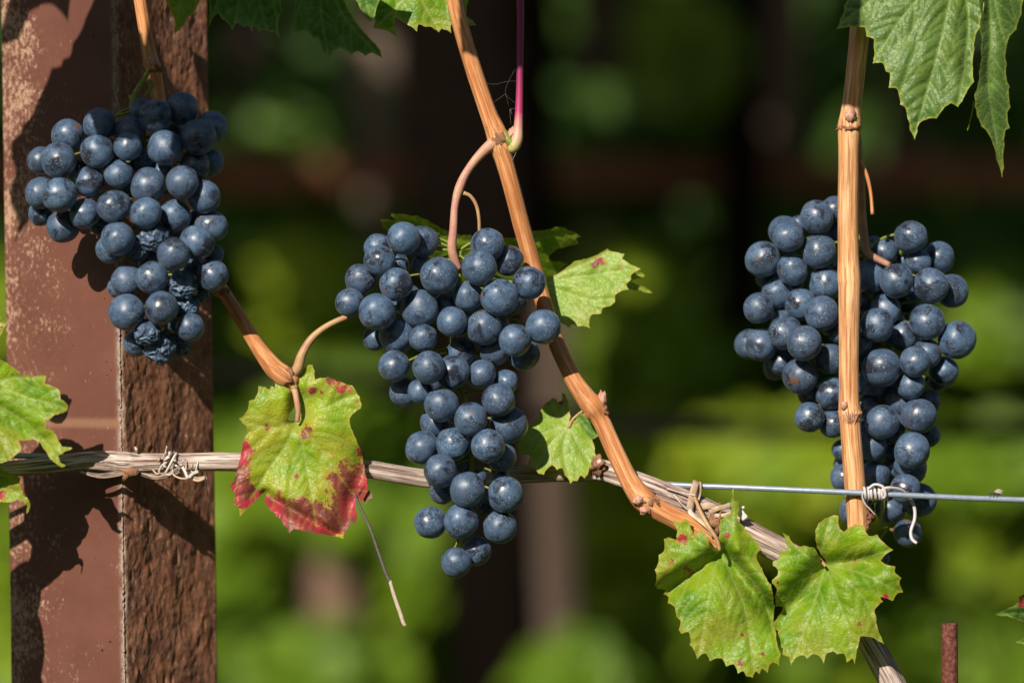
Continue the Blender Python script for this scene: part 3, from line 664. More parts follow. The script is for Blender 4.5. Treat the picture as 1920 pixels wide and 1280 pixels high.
# dry tendril under the red leaf
td = empty('dry_tendril', P(668, 936, -4), 'thin dry grey tendril hanging below the red edged leaf', 'tendril')
tube('stem', [(664, 925, 0, 2.4), (676, 952, -2, 2.8), (694, 990, -4, 3), (708, 1030, -4, 3), (722, 1070, -4, 3.2), (731, 1090, -4, 3.2)], STRAW, td, n=8, sides=8)
tube('tip', [(731, 1088, -4, 3.4), (740, 1118, -4, 4), (751, 1150, -4, 4.2), (757, 1168, -4, 4), (761, 1172, -4, 3)], STRAWT, td, n=6, sides=8)
# web threads beside the fork
WEB = mat_simple('spider_silk', (.12, .12, .11), (.15, .15, .14), 200, .4)
wb = empty('spider_web', P(950, 160, 6), 'few faint spider web threads strung between the fork and the magenta stalk', 'web')
tubes('thread', [[(905, 156, 10, .2), (930, 158, 8, .2), (950, 153, 6, .2), (972, 152, 6, .2)], [(966, 130, 6, .2), (955, 150, 6, .2), (948, 176, 4, .2), (972, 198, 6, .2)], [(948, 176, 4, .2), (926, 192, 8, .2)], [(958, 235, 6, .2), (956, 205, 4, .5), (960, 215, 4, .5), (958, 205, 4, .4), (970, 204, 5, .2)], [(968, 286, 0, .7), (963, 296, -2, .8), (959, 303, -4, .5)], [(948, 176, 4, .2), (954, 200, 4, .2)]], WEB, wb, n=4, sides=4)

# ------------------------------------------------------------------ the post
pm = M('brown_painted_concrete'); v = pm.attr('face', 'Vector')        # (across, down, relief side) in metres
sep = pm.n('ShaderNodeSeparateXYZ', ins={0: v}); side = sep.outputs[2]
paint = pm.mix(pm.ramp(pm.noise(v, 28, 5, .6), .3, .7), (.128, .049, .033), (.178, .072, .049))
paint = pm.mix(pm.ramp(pm.noise(pm.vmul(v, (1, .3, 1)), 160, 5, .65), .45, .75, 0, .2), paint, (.16, .068, .052))
left = pm.ramp(sep.outputs[0], .0, .045, .115, -.03)
flake = pm.ramp(pm.math('ADD', pm.noise(pm.vmul(v, (1, .6, 1)), 520, 8, .8), pm.math('ADD', left, pm.ramp(pm.noise(v, 42, 3), .4, .7, -.06, .06))), .575, .64)
paint = pm.mix(pm.math('MULTIPLY', flake, .75), paint, pm.mix(pm.noise(v, 600), (.62, .33, .20), (.50, .36, .26)))
pits = pm.math('MULTIPLY', pm.ramp(pm.vor(v, 200), .05, .085, 1, 0), pm.ramp(pm.noise(v, 60), .52, .6))
pits = pm.math('MAXIMUM', pits, pm.math('MULTIPLY', pm.ramp(pm.vor(pm.vadd(v, (1., 2., 0.)), 80), .035, .06, 1, 0), pm.ramp(pm.noise(v, 33), .5, .55)))
paint = pm.mix(pits, paint, (.025, .016, .013))
band = pm.math('MULTIPLY', pm.ramp(pm.math('ABSOLUTE', pm.math('SUBTRACT', sep.outputs[1], CAMZ-.0385)), .001, .0032, 1, 0), .4)
paint = pm.mix(band, paint, (.40, .22, .13))
rgh = pm.mix(pm.ramp(pm.noise(pm.vmul(v, (1, .6, 1)), 110, 6, .65), .40, .62), (.18, .070, .042), (.34, .165, .095))
rgh = pm.mix(pm.ramp(pm.noise(pm.vmul(v, (1, .6, 1)), 380, 5, .7), .56, .64, 0, .6), rgh, (.58, .38, .25))
rgh = pm.mix(pm.ramp(pm.noise(v, 330, 5, .7), .36, .28, 0, .8), rgh, (.05, .022, .016))
rgh = pm.mix(pm.ramp(pm.noise(v, 38, 5, .6), .46, .62, 0, .55), rgh, (.36, .15, .075))
rgh = pm.mix(pm.ramp(pm.noise(pm.vadd(v, (5., 1., 2.)), 55, 5, .65), .52, .66, 0, .6), rgh, (.10, .045, .032))
col = pm.mix(side, paint, rgh)
em = pm.math('MULTIPLY', pm.attr('rim'), pm.ramp(pm.noise(pm.vmul(v, (1, .5, 1)), 240, 5, .7), .42, .52))
col = pm.mix(em, col, (.58, .47, .38))
hh = pm.math('ADD', pm.math('MULTIPLY', pm.noise(pm.vmul(v, (1, .75, 1)), 300, 8, .7), pm.ramp(side, 0, 1, .12, 1.)), pm.math('MULTIPLY', flake, -.08))
hh = pm.math('SUBTRACT', hh, pm.math('MULTIPLY', pits, .5))
POST = pm.out(pm.bsdf(col, pm.ramp(side, 0, 1, .55, .75), pm.bump(hh, .6, .0009), .2))
def post():
    # footprint corners in px (x, depth) at row 640; corner C towards the camera
    C = (226, 16); Lc = (12, 190); Rc = (398, 16+215); Bk = (184, 190+215)
    rows = []
    y = -3800*U
    zs = sorted(set([0.0, .15, .3, .45, .58, .68] + [round(.75+.42*i/560, 6) for i in range(561)] + [1.22, 1.35, 1.5, 1.7, 1.95]))
    V, F, FA, RM_ = [], [], [], []
    sidesN = [(Lc, C, 96, 0), (C, Rc, 130, 1), (Rc, Bk, 10, 1), (Bk, Lc, 10, 0)]
    ncol = sum(s[2] for s in sidesN)
    for z in zs:
        py = 640-(z-CAMZ)/U; lean = (py-640)/1280*19
        for (a, b, k, rough) in sidesN:
            nx, ny = (b[1]-a[1]), -(b[0]-a[0]); L = math.hypot(nx, ny); nx /= L; ny /= L
            for i in range(k):
                t = i/k; x = a[0]+(b[0]-a[0])*t; d = a[1]+(b[1]-a[1])*t
                wx = (x+lean-960)*sc(0); 
                # px at that depth
                wx = (x+lean-960)*(D0+d)/D0*U; wy = d*U
                q = Vector((t*L*U*1000, z*1000, 3.*rough))      # mm
                edge = min(t, 1-t)*L
                dis = 0.
                if rough:
                    dis = .8*noise.fractal(Vector((q.x*.075, q.y*.04, 1)), 1, 2.1, 4)+.3*noise.fractal(Vector((q.x*.33, q.y*.27, 7)), 1, 2, 4)
                    vo_ = noise.voronoi(Vector((q.x*.16, q.y*.075, 2)))[0][0]; dis += -.9*max(0, .28-vo_)/.28*(1 if noise.noise(q*.05) > 0 else -.7)
                    dis *= min(1., edge/14+.25)
                else: dis = .10*noise.noise(Vector((q.x*.03, q.y*.03, 4)))
                if a is C or b is C:
                    e = (t if a is C else 1-t)*L
                    cr = abs(noise.fractal(Vector((z*330, 5, 0)), 1, 2, 4)); dis -= (.9+1.6*cr)*math.exp(-(e/7)**2)
                V.append(Vector((wx+nx*dis*.001, wy+ny*dis*.001, z)))
                FA.append((t*L*U + (.2 if (rough) else 0), z, rough)); 
                e = (t if a is C else (1-t if b is C else 1))*L
                RM_.append(math.exp(-(e/8)**2) if (a is C or b is C) else 0)
    for r in range(len(zs)-1):
        for k in range(ncol):
            k2 = (k+1) % ncol
            F.append((r*ncol+k, r*ncol+k2, (r+1)*ncol+k2, (r+1)*ncol+k))
    F.append(tuple((len(zs)-1)*ncol+k for k in range(ncol)))
    o = mk('trellis_post', V, F, POST, attrs={'face': FA, 'rim': RM_}, origin=Vector((V[0].x, V[0].y, 0)))
    tag(o, 'square reddish brown concrete post with one smooth and one rough chipped face', 'post')
post()

# rusty stake, lower right
rm_ = M('rusty_iron'); v = rm_.attr('bark', 'Vector')
rc = rm_.mix(rm_.ramp(rm_.noise(v, 500, 6, .7), .38, .62), (.055, .014, .010), (.24, .065, .038))
rc = rm_.mix(rm_.ramp(rm_.noise(rm_.vadd(v, (1., 1., 1.)), 260, 5, .7), .55, .66, 0, .6), rc, (.30, .17, .14))
RUST = rm_.out(rm_.bsdf(rc, .6, rm_.bump(rm_.noise(v, 700, 6, .7), .8, .001), .4))
o = tube('iron_stake', [(1782, 4400, 30, 15.5), (1782, 1700, 30, 15.5), (1781, 1300, 30, 15.5), (1780.5, 1200, 30, 15.5), (1780, 1167, 30, 15.5)], RUST, n=10, sides=24)
tag(o, 'short rusty iron stake standing upright at the lower right', 'stake')

# ------------------------------------------------------------------ the leaves, traced and folded
S1 = (400, 520, 2.4625)
leaf('yellow green leaf with crimson edges hanging left of the middle cluster',
 [(385, 660), (345, 655), (372, 600), (385, 560), (362, 530), (345, 510), (318, 480), (290, 467), (280, 475), (284, 510), (268, 500), (258, 518), (240, 505), (208, 500), (202, 540), (190, 562), (165, 568), (160, 600), (145, 630), (116, 650), (135, 672), (155, 690), (158, 715), (145, 735), (135, 770), (128, 810), (118, 850), (108, 885), (105, 905), (90, 940), (78, 965), (85, 985), (102, 992), (98, 1020), (95, 1045), (118, 1062), (120, 1104), (135, 1090), (150, 1070), (180, 1045), (215, 1010), (240, 985), (262, 968), (240, 1005), (235, 1035), (255, 1065), (290, 1100), (318, 1122), (322, 1140), (350, 1180), (372, 1158), (420, 1172), (470, 1182), (530, 1190), (570, 1195), (600, 1205), (610, 1175), (625, 1150), (640, 1125), (660, 1145), (665, 1100), (655, 1060), (665, 1020), (690, 1035), (700, 1010), (715, 985), (710, 930), (700, 880), (690, 830), (680, 790), (660, 745), (645, 710), (632, 680), (630, 650), (650, 625), (680, 605), (685, 585), (675, 550), (655, 515), (640, 497), (600, 485), (560, 470), (530, 460), (495, 462), (468, 470), (468, 430), (460, 405), (440, 402), (420, 418), (400, 445), (375, 470), (377, 500), (390, 540), (400, 575), (402, 600), (392, 630)],
 [[(385, 668), (330, 780), (260, 880), (170, 1020)], [(385, 668), (415, 790), (440, 930), (475, 1150)], [(388, 668), (470, 760), (570, 900), (660, 1020)], [(392, 660), (500, 610), (600, 560), (660, 540)], [(380, 666), (290, 690), (200, 680), (130, 655)], [(396, 655), (430, 560), (440, 440)]],
 LRED, base=-8, tilt=(.04, -.10), cup=-4, folds=[((385, 560), (375, 660), 14, 22), ((410, 660), (470, 560), 16, 12), ((330, 560), (360, 640), 16, -12), ((330, 790), (200, 980), 26, 12), ((600, 1180), (700, 850), 22, 26), ((240, 1000), (560, 1190), 10, 18), ((480, 700), (650, 700), 40, -10)],
 red=[(140, 780, 42, .8), (120, 850, 60, .9), (110, 970, 75, 1.), (640, 1120, 60, .5), (705, 960, 34, .8), (150, 1030, 60, .8), (240, 1010, 40, .6), (310, 1080, 75, .9), (400, 1120, 90, .85), (520, 1150, 80, .8), (600, 1100, 80, .95), (660, 1000, 75, 1.), (690, 900, 50, .9), (590, 930, 75, .85), (430, 715, 34, 1.), (455, 525, 22, .9), (250, 690, 18, .8), (600, 500, 45, .8), (550, 475, 30, .7), (380, 915, 22, .8), (660, 590, 18, .5), (440, 1060, 50, .55), (675, 800, 30, .8), (545, 815, 14, .8), (500, 530, 14, .7)],
 yellow=[(250, 620, 200, .6), (600, 700, 200, .6), (450, 1000, 200, .8), (200, 750, 120, .9)], crop=S1, wave=9, wl=70, edgecurl=3, bulge=2.6,
 petiole=[(368, 500, 2, 8), (378, 530, -4, 6), (387, 580, -6, 5.6), (392, 620, -4, 5), (388, 664, 2, 4.5)], pmat=mat_simple('pink_petiole', (.50, .22, .14), (.60, .36, .22), 160, .45))
o = leaf('dry brown curled scrap on the right edge of the crimson edged leaf', [(700, 960), (712, 975), (722, 985), (732, 1000), (728, 1030), (715, 1025), (705, 1045), (690, 1020), (680, 1030), (672, 1000), (685, 970)],
 [[(690, 1010), (725, 1000)]], mat_leaf('dry_brown_leaf', (.20, .09, .06), (.30, .17, .12), yamt=0, edge=(.3, .2, .14), veinc=(.3, .2, .15), spots=.3), base=2, crop=S1, wave=14, wl=20, step=3)
o.name = 'leaf_scrap'
S2 = (700, 380, 3.5556)
leaf('dark shaded leaf with a torn notch behind the top of the middle cluster',
 [(45, 110), (60, 165), (100, 190), (200, 260), (300, 330), (380, 370), (420, 420), (500, 520), (560, 600), (640, 640), (760, 620), (900, 560), (1050, 560), (1130, 520), (1190, 495), (1230, 470), (1260, 430), (1300, 408), (1250, 390), (1200, 392), (1168, 380), (1175, 350), (1210, 320), (1260, 300), (1330, 285), (1370, 270), (1350, 235), (1385, 225), (1340, 195), (1270, 165), (1220, 160), (1160, 178), (1070, 187), (1000, 225), (870, 235), (760, 240), (640, 215), (560, 210), (500, 190), (420, 150), (360, 115), (290, 85), (200, 75), (120, 68), (115, 85), (150, 115), (100, 110)],
 [[(700, 260), (500, 230), (300, 140), (120, 80)], [(700, 260), (560, 400), (520, 500)], [(700, 260), (800, 400), (860, 520)], [(700, 260), (950, 300), (1150, 230), (1340, 210)]],
 LG, base=185, tilt=(.03, 1.15), wave=10, wl=70, crop=S2, yellow=[(500, 400, 200, .4)], red=[(1090, 240, 60, .2)])
leaf('pale sunlit leaf with a pink blotch to the right of the orange cane',
 [(1110, 500), (1125, 560), (1150, 640), (1160, 690), (1200, 760), (1250, 800), (1305, 835), (1330, 810), (1360, 825), (1400, 820), (1445, 838), (1440, 780), (1450, 750), (1520, 738), (1530, 700), (1580, 690), (1612, 660), (1610, 620), (1650, 590), (1702, 578), (1685, 545), (1720, 510), (1720, 480), (1782, 440), (1740, 420), (1700, 400), (1660, 375), (1675, 340), (1620, 330), (1570, 318), (1560, 305), (1520, 330), (1460, 360), (1400, 375), (1340, 390), (1290, 430), (1250, 460), (1190, 490)],
 [[(1130, 555), (1300, 500), (1500, 480), (1710, 445)], [(1130, 555), (1250, 470), (1400, 410), (1560, 330)], [(1130, 555), (1260, 590), (1450, 650), (1600, 640)], [(1130, 555), (1200, 680), (1310, 810)]],
 LP, base=100, tilt=(-.12, -.25), cup=-3, wave=8, wl=70, crop=S2, red=[(1500, 390, 42, .95), (1475, 420, 25, .7), (1650, 425, 18, .8), (1535, 410, 16, .6)], yellow=[(1450, 780, 120, .8), (1650, 600, 100, .8)], bulge=2.4)
leaf('small narrow green leaf tip sticking out behind the pale blotched leaf',
 [(1620, 430), (1690, 445), (1750, 450), (1785, 462), (1810, 487), (1770, 505), (1730, 512), (1712, 528), (1750, 543), (1815, 568), (1865, 602), (1820, 600), (1782, 582), (1700, 572), (1640, 560), (1600, 500)],
 [[(1620, 500), (1720, 480), (1800, 480)], [(1620, 510), (1750, 555), (1860, 600)]], LG, base=122, wave=8, wl=30, crop=S2, step=3)
S4 = (940, 620, 3.3675)
leaf('small green leaf lit below and shaded above right of the middle cluster',
 [(425, 600), (430, 580), (437, 540), (432, 490), (420, 440), (405, 400), (382, 390), (380, 440), (355, 450), (350, 432), (325, 420), (305, 440), (275, 460), (240, 510), (235, 550), (200, 580), (160, 620), (130, 670), (98, 720), (105, 765), (150, 778), (185, 790), (172, 830), (175, 865), (205, 862), (235, 900), (268, 908), (290, 870), (320, 845), (350, 878), (385, 865), (400, 910), (420, 930), (435, 965), (455, 945), (480, 948), (500, 912), (525, 932), (545, 905), (560, 860), (580, 877), (590, 840), (597, 790), (590, 730), (570, 670), (575, 640), (540, 580), (500, 540), (480, 545), (455, 570), (435, 605)],
 [[(428, 610), (390, 740), (430, 940)], [(428, 610), (300, 720), (220, 880)], [(428, 610), (280, 640), (110, 730)], [(428, 610), (500, 740), (580, 860)], [(424, 606), (350, 520), (320, 430)], [(432, 606), (500, 590), (560, 620)]],
 LM if False else LP, base=72, tilt=(.0, -.42), wave=7, wl=60, crop=S4, red=[(378, 450, 26, 1.), (378, 530, 18, .8), (295, 460, 14, .8), (430, 500, 20, .7)], yellow=[(335, 800, 50, 1.2)], petiole=[(428, 608, 80, 2.5), (450, 560, 90, 2.5), (520, 500, 90, 2.5)], bulge=1.6)
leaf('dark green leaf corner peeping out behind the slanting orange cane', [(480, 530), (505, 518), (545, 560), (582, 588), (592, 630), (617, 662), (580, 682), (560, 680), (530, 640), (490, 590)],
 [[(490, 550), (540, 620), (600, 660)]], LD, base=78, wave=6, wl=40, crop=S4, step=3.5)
S5 = (1160, 880, 3.2)
leaf('large green leaf with a folded tip below the plastic tie at lower right',
 [(600, 478), (575, 462), (545, 450), (535, 415), (520, 380), (490, 355), (470, 390), (450, 380), (430, 345), (430, 310), (400, 290), (385, 312), (330, 305), (330, 330), (350, 355), (345, 400), (350, 418), (300, 405), (270, 415), (275, 450), (270, 490), (240, 510), (240, 550), (216, 600), (228, 640), (216, 690), (230, 715), (282, 722), (268, 745), (300, 762), (295, 800), (335, 820), (345, 880), (372, 905), (360, 960), (375, 984), (420, 972), (432, 1020), (425, 1050), (450, 1080), (470, 1138), (500, 1105), (525, 1100), (545, 1148), (590, 1130), (620, 1132), (645, 1180), (690, 1165), (715, 1222), (745, 1205), (765, 1238), (805, 1248), (820, 1205), (845, 1225), (862, 1190), (895, 1218), (905, 1170), (925, 1152), (965, 1178), (972, 1100), (950, 1040), (945, 980), (930, 880), (940, 820), (925, 740), (915, 690), (880, 640), (860, 590), (830, 540), (828, 510), (857, 475), (830, 430), (790, 390), (750, 340), (710, 295), (728, 240), (718, 180), (695, 190), (692, 110), (680, 125), (672, 200), (670, 265), (640, 275), (610, 300), (600, 340), (605, 380), (595, 410), (610, 440), (612, 470)],
 [[(605, 485), (560, 650), (530, 850), (480, 1100)], [(605, 485), (520, 560), (380, 640), (250, 700)], [(605, 485), (680, 650), (760, 850), (810, 1200)], [(612, 485), (760, 620), (860, 750), (940, 1000)], [(598, 478), (480, 440), (400, 340)], [(618, 480), (680, 400), (690, 180)], [(590, 482), (450, 500), (290, 480)]],
 LG, base=-25, tilt=(.02, -.12), folds=[((560, 540), (300, 720), 20, 34), ((520, 500), (260, 620), 26, -22), ((630, 500), (940, 900), 18, 44), ((720, 480), (910, 720), 24, -26), ((690, 120), (700, 480), 12, -14), ((560, 700), (520, 1100), 40, -8), ((740, 800), (780, 1150), 50, -10)],
 wave=9, wl=75, crop=S5, red=[(375, 410, 42, .8), (430, 600, 45, .55), (290, 560, 45, .55), (655, 390, 20, .9), (440, 385, 20, .7), (505, 1030, 28, .6), (735, 1160, 24, .9), (870, 1112, 18, .8), (740, 990, 14, .9)], yellow=[(260, 600, 130, 1.4), (600, 950, 120, 1.3), (480, 1050, 80, .9), (860, 1180, 70, .5)],
 petiole=[(606, 484, -30, 3.2), (590, 420, -32, 3.6), (545, 350, -28, 4), (500, 270, -16, 4), (465, 190, -2, 3.2), (450, 150, 20, 3)], pmat=PET, bulge=2.8)
leaf('bright yellow green leaf hanging at the foot of the tan cane',
 [(1238, 565), (1222, 545), (1205, 520), (1185, 485), (1170, 465), (1110, 455), (1060, 460), (1020, 395), (983, 378), (1000, 430), (1015, 480), (975, 490), (955, 500), (965, 530), (925, 550), (925, 575), (955, 600), (955, 630), (920, 660), (920, 680), (950, 715), (935, 760), (945, 820), (987, 825), (955, 880), (916, 930), (920, 960), (957, 965), (950, 1000), (960, 1060), (987, 1070), (980, 1110), (1020, 1120), (1035, 1178), (1055, 1135), (1100, 1110), (1130, 1132), (1170, 1105), (1200, 1115), (1230, 1163), (1250, 1100), (1290, 1088), (1310, 1107), (1350, 1100), (1370, 1155), (1400, 1130), (1417, 1168), (1425, 1110), (1440, 1050), (1450, 1000), (1480, 1000), (1520, 1005), (1560, 1030), (1595, 1048), (1575, 1000), (1550, 930), (1545, 880), (1535, 840), (1587, 790), (1570, 763), (1600, 772), (1645, 787), (1675, 740), (1707, 735), (1685, 680), (1697, 650), (1655, 610), (1660, 580), (1590, 560), (1572, 545), (1600, 510), (1648, 480), (1600, 445), (1550, 388), (1500, 397), (1480, 360), (1470, 335), (1420, 325), (1385, 345), (1350, 372), (1325, 350), (1318, 275), (1290, 270), (1240, 290), (1200, 320), (1180, 360), (1180, 420), (1190, 470), (1215, 515), (1243, 548)],
 [[(1240, 575), (1190, 750), (1130, 920), (1040, 1150)], [(1240, 575), (1110, 640), (1000, 750), (940, 800)], [(1240, 575), (1300, 740), (1370, 930), (1405, 1140)], [(1244, 575), (1370, 670), (1480, 790), (1570, 1000)], [(1246, 570), (1400, 550), (1550, 500), (1640, 480)], [(1232, 565), (1130, 520), (1010, 410)], [(1242, 566), (1230, 430), (1270, 290)], [(1248, 573), (1450, 620), (1690, 730)]],
 LG, base=-20, tilt=(-.02, -.10), folds=[((1250, 575), (1520, 560), 20, 34), ((1380, 630), (1620, 650), 34, -20), ((1190, 640), (960, 900), 24, 30), ((1120, 560), (960, 640), 30, -14), ((1110, 800), (1000, 1000), 30, 12), ((1200, 470), (1240, 560), 12, 14), ((1350, 800), (1420, 1100), 40, -10)],
 wave=9, wl=75, crop=S5, red=[(1430, 548, 28, .75), (1385, 568, 20, .6), (1570, 800, 40, .7), (1455, 930, 26, .7), (955, 675, 14, .9), (970, 850, 18, .7), (1690, 720, 20, .6), (1600, 760, 18, .7)], yellow=[(1520, 930, 80, 1.8), (1220, 1120, 90, .8), (960, 600, 70, 1.), (1190, 640, 60, .8), (1050, 1120, 70, .8)], bulge=2.8,
 petiole=[(1240, 578, 6, 2.6), (1222, 555, 22, 3), (1200, 530, 34, 3), (1150, 500, 40, 3), (1110, 480, 50, 3)])
S6 = (1540, 0, 3.2)
leaf('big quilted green leaf hanging over the top right of the tan cane',
 [(300, -560), (180, -420), (200, -330), (110, -260), (140, -150), (100, -60), (160, 0), (135, 35), (140, 60), (115, 110), (90, 180), (140, 168), (200, 165), (260, 165), (270, 220), (314, 235), (315, 290), (308, 382), (370, 380), (387, 430), (410, 437), (403, 528), (450, 530), (470, 590), (473, 628), (500, 642), (515, 700), (530, 780), (560, 840), (577, 790), (588, 740), (640, 712), (692, 712), (720, 670), (770, 620), (820, 643), (845, 610), (870, 560), (917, 490), (910, 420), (918, 300), (925, 210), (950, 170), (975, 60), (1000, -80), (960, -260), (860, -420), (700, -480), (560, -420), (480, -520)],
 [[(780, -180), (760, 50), (690, 350), (560, 810)], [(780, -180), (520, 60), (330, 340)], [(780, -180), (450, -100), (110, 150)], [(780, -180), (880, 60), (860, 380), (820, 630)], [(780, -180), (500, -300), (300, -500)], [(780, -180), (900, -260), (960, -240)]],
 LM, base=-70, tilt=(-.05, -.18), cup=4, wave=10, wl=85, crop=S6, folds=[((780, -100), (640, 560), 20, 8), ((880, 0), (880, 450), 16, 14)], bulge=4.4, vw=1.7, edgecurl=3, red=[(350, 345, 14, .6)])
leaf('narrow edge-on green leaf hanging with a pointed tip at the top right corner',
 [(930, -260), (945, 0), (950, 180), (957, 300), (947, 420), (940, 500), (918, 570), (920, 640), (935, 700), (960, 760), (1000, 800), (1030, 870), (1050, 960), (1084, 1068), (1097, 1010), (1098, 880), (1106, 780), (1130, 770), (1115, 680), (1135, 640), (1125, 560), (1130, 520), (1110, 460), (1112, 380), (1108, 300), (1130, 220), (1170, 180), (1182, 130), (1200, 90), (1218, -20), (1290, -180), (1240, -300), (1100, -420), (980, -380)],
 [[(1010, -200), (1010, 0), (1018, 250), (1000, 500), (1080, 1030)], [(1010, -200), (1100, -50), (1190, 0)], [(1010, -200), (1060, 100), (1110, 280)]],
 LM, base=-30, tilt=(.9, -.05), wave=6, wl=80, crop=S6, folds=[((1005, -100), (1005, 500), 14, 14)], bulge=1.5)
tubes_strip = tube('leaf_shred', [(1826, 190, -30, 2), (1822, 215, -32, 1.6), (1814, 245, -34, 1.2)], LG, None, n=4, sides=6, flat=(.4, 1.))
tag(tubes_strip, 'thin torn green shred dangling between the two top right leaves', 'leaf shred')
S7 = (300, 0, 3.2)
top = 'leaves hanging into the top of the picture'
leaf('green leaf tip pointing down over the top of the post', [(-10, -300), (-60, -180), (10, -80), (35, 0), (50, 40), (75, 90), (90, 150), (78, 214), (120, 180), (150, 140), (165, 110), (195, 90), (215, 60), (235, 20), (260, -70), (330, -150), (300, -300), (150, -360)],
 [[(140, -200), (120, 0), (85, 200)], [(140, -200), (200, -60), (220, 40)], [(140, -200), (20, -120)]], LG, base=-110, tilt=(.2, 0), wave=8, wl=50, crop=S7)
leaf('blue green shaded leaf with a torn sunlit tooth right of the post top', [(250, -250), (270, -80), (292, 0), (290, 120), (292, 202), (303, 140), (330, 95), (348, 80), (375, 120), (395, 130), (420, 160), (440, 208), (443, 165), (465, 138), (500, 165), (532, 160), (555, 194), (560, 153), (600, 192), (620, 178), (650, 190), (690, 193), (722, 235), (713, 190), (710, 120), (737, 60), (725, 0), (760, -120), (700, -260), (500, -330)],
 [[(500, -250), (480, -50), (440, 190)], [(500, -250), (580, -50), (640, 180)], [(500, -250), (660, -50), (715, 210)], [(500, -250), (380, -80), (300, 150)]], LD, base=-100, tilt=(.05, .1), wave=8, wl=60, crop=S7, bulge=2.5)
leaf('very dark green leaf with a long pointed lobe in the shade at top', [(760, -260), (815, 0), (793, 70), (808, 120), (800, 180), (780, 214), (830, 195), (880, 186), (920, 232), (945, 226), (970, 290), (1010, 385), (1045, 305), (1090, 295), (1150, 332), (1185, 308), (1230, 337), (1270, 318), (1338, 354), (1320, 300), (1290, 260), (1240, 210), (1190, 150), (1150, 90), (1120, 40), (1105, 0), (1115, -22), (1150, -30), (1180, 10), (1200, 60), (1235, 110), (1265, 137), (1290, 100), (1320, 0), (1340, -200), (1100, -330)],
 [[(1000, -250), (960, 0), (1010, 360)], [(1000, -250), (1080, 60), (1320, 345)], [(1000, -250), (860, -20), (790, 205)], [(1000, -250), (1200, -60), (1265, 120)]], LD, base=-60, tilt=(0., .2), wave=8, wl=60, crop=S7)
leaf('yellow green toothed leaf top centre beside the orange cane', [(1240, -220), (1290, 0), (1268, 80), (1290, 120), (1278, 170), (1330, 180), (1380, 195), (1427, 232), (1410, 150), (1415, 106), (1450, 130), (1490, 153), (1542, 192), (1550, 148), (1590, 162), (1630, 163), (1672, 196), (1690, 173), (1747, 201), (1747, 150), (1790, 110), (1840, 130), (1860, 157), (1898, 152), (1880, 125), (1840, 100), (1850, 0), (1880, -150), (1700, -300), (1450, -320)],
 [[(1500, -240), (1480, -40), (1300, 160)], [(1500, -240), (1560, -20), (1670, 180)], [(1500, -240), (1650, -60), (1890, 150)], [(1500, -240), (1420, 0), (1420, 210)]], LG, base=34, tilt=(0., -.1), wave=7, wl=60, crop=S7, bulge=2.5)
S8 = (0, 560, 3.2)
leaf('ragged green leaf with brown nibbled edge reaching in at the left side', [(-420, 420), (-300, 330), (-200, 280), (-100, 340), (0, 362), (60, 400), (105, 430), (120, 458), (200, 465), (277, 462), (268, 510), (355, 545), (362, 600), (410, 640), (400, 672), (330, 695), (272, 730), (275, 780), (320, 790), (345, 840), (370, 885), (435, 895), (390, 915), (348, 940), (360, 980), (394, 1000), (368, 1010), (320, 975), (280, 920), (240, 860), (200, 840), (150, 850), (108, 845), (128, 900), (80, 950), (30, 977), (-60, 990), (-200, 1000), (-330, 900), (-440, 760), (-380, 600)],
 [[(-140, 560), (60, 560), (200, 600), (400, 655)], [(-140, 560), (60, 680), (200, 780), (380, 995)], [(-140, 560), (40, 480), (270, 470)], [(-140, 560), (-40, 760), (60, 950)], [(-140, 560), (-280, 620), (-420, 740)], [(-140, 560), (-200, 460), (-200, 300)]],
 LG, base=-150, tilt=(-.12, -.1), folds=[((0, 680), (240, 860), 22, 22), ((0, 500), (160, 540), 30, 14)], wave=11, wl=60, crop=S8, red=[(330, 800, 20, .6), (345, 850, 18, .8), (285, 640, 14, .6)], yellow=[(60, 850, 120, 1.2), (250, 760, 60, 1.), (300, 880, 60, .8)], bulge=3)
leaf('yellow green curled leaf below the ragged leaf at the left edge', [(-260, 960), (-80, 985), (5, 990), (30, 1030), (80, 1060), (122, 1070), (115, 1110), (140, 1180), (162, 1190), (182, 1230), (172, 1275), (160, 1292), (158, 1275), (165, 1240), (138, 1212), (100, 1205), (50, 1222), (10, 1215), (-80, 1240), (-240, 1280), (-320, 1120)],
 [[(-180, 1100), (0, 1110), (140, 1190)], [(-180, 1100), (-60, 1050), (60, 1065)], [(-180, 1100), (-100, 1200)]], LG, base=-95, tilt=(-.1, .0), wave=10, wl=45, crop=S8, red=[(30, 1150, 40, .6), (10, 1190, 30, .7)], yellow=[(100, 1140, 80, 1.2)], bulge=2.5)
leaf('small yellow leaf corner at the left edge above the ragged leaf', [(-140, 60), (-60, 70), (0, 100), (10, 125), (42, 145), (20, 180), (0, 222), (-60, 250), (-160, 200)], [[(-120, 150), (-40, 140), (30, 150)]], LG, base=-120, wave=8, wl=40, crop=S8, yellow=[(0, 150, 60, 2.)], step=3.5, red=[(10, 170, 14, .8)])
S9 = (1500, 860, 3.0476)
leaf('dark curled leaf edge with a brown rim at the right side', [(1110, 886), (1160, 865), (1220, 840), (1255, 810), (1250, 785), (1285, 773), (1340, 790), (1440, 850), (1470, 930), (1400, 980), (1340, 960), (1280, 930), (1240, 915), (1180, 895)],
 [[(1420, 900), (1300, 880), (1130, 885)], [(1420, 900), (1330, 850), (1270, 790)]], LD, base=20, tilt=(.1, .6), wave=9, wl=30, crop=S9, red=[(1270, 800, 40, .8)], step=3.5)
leaf('tiny dark leaf tip just inside the right edge near the bottom', [(1228, 1045), (1255, 1035), (1285, 1018), (1340, 1010), (1380, 1060), (1330, 1080), (1290, 1065), (1265, 1052)], [[(1340, 1045), (1240, 1046)]], LD, base=20, wave=8, wl=30, crop=S9, step=3.5)

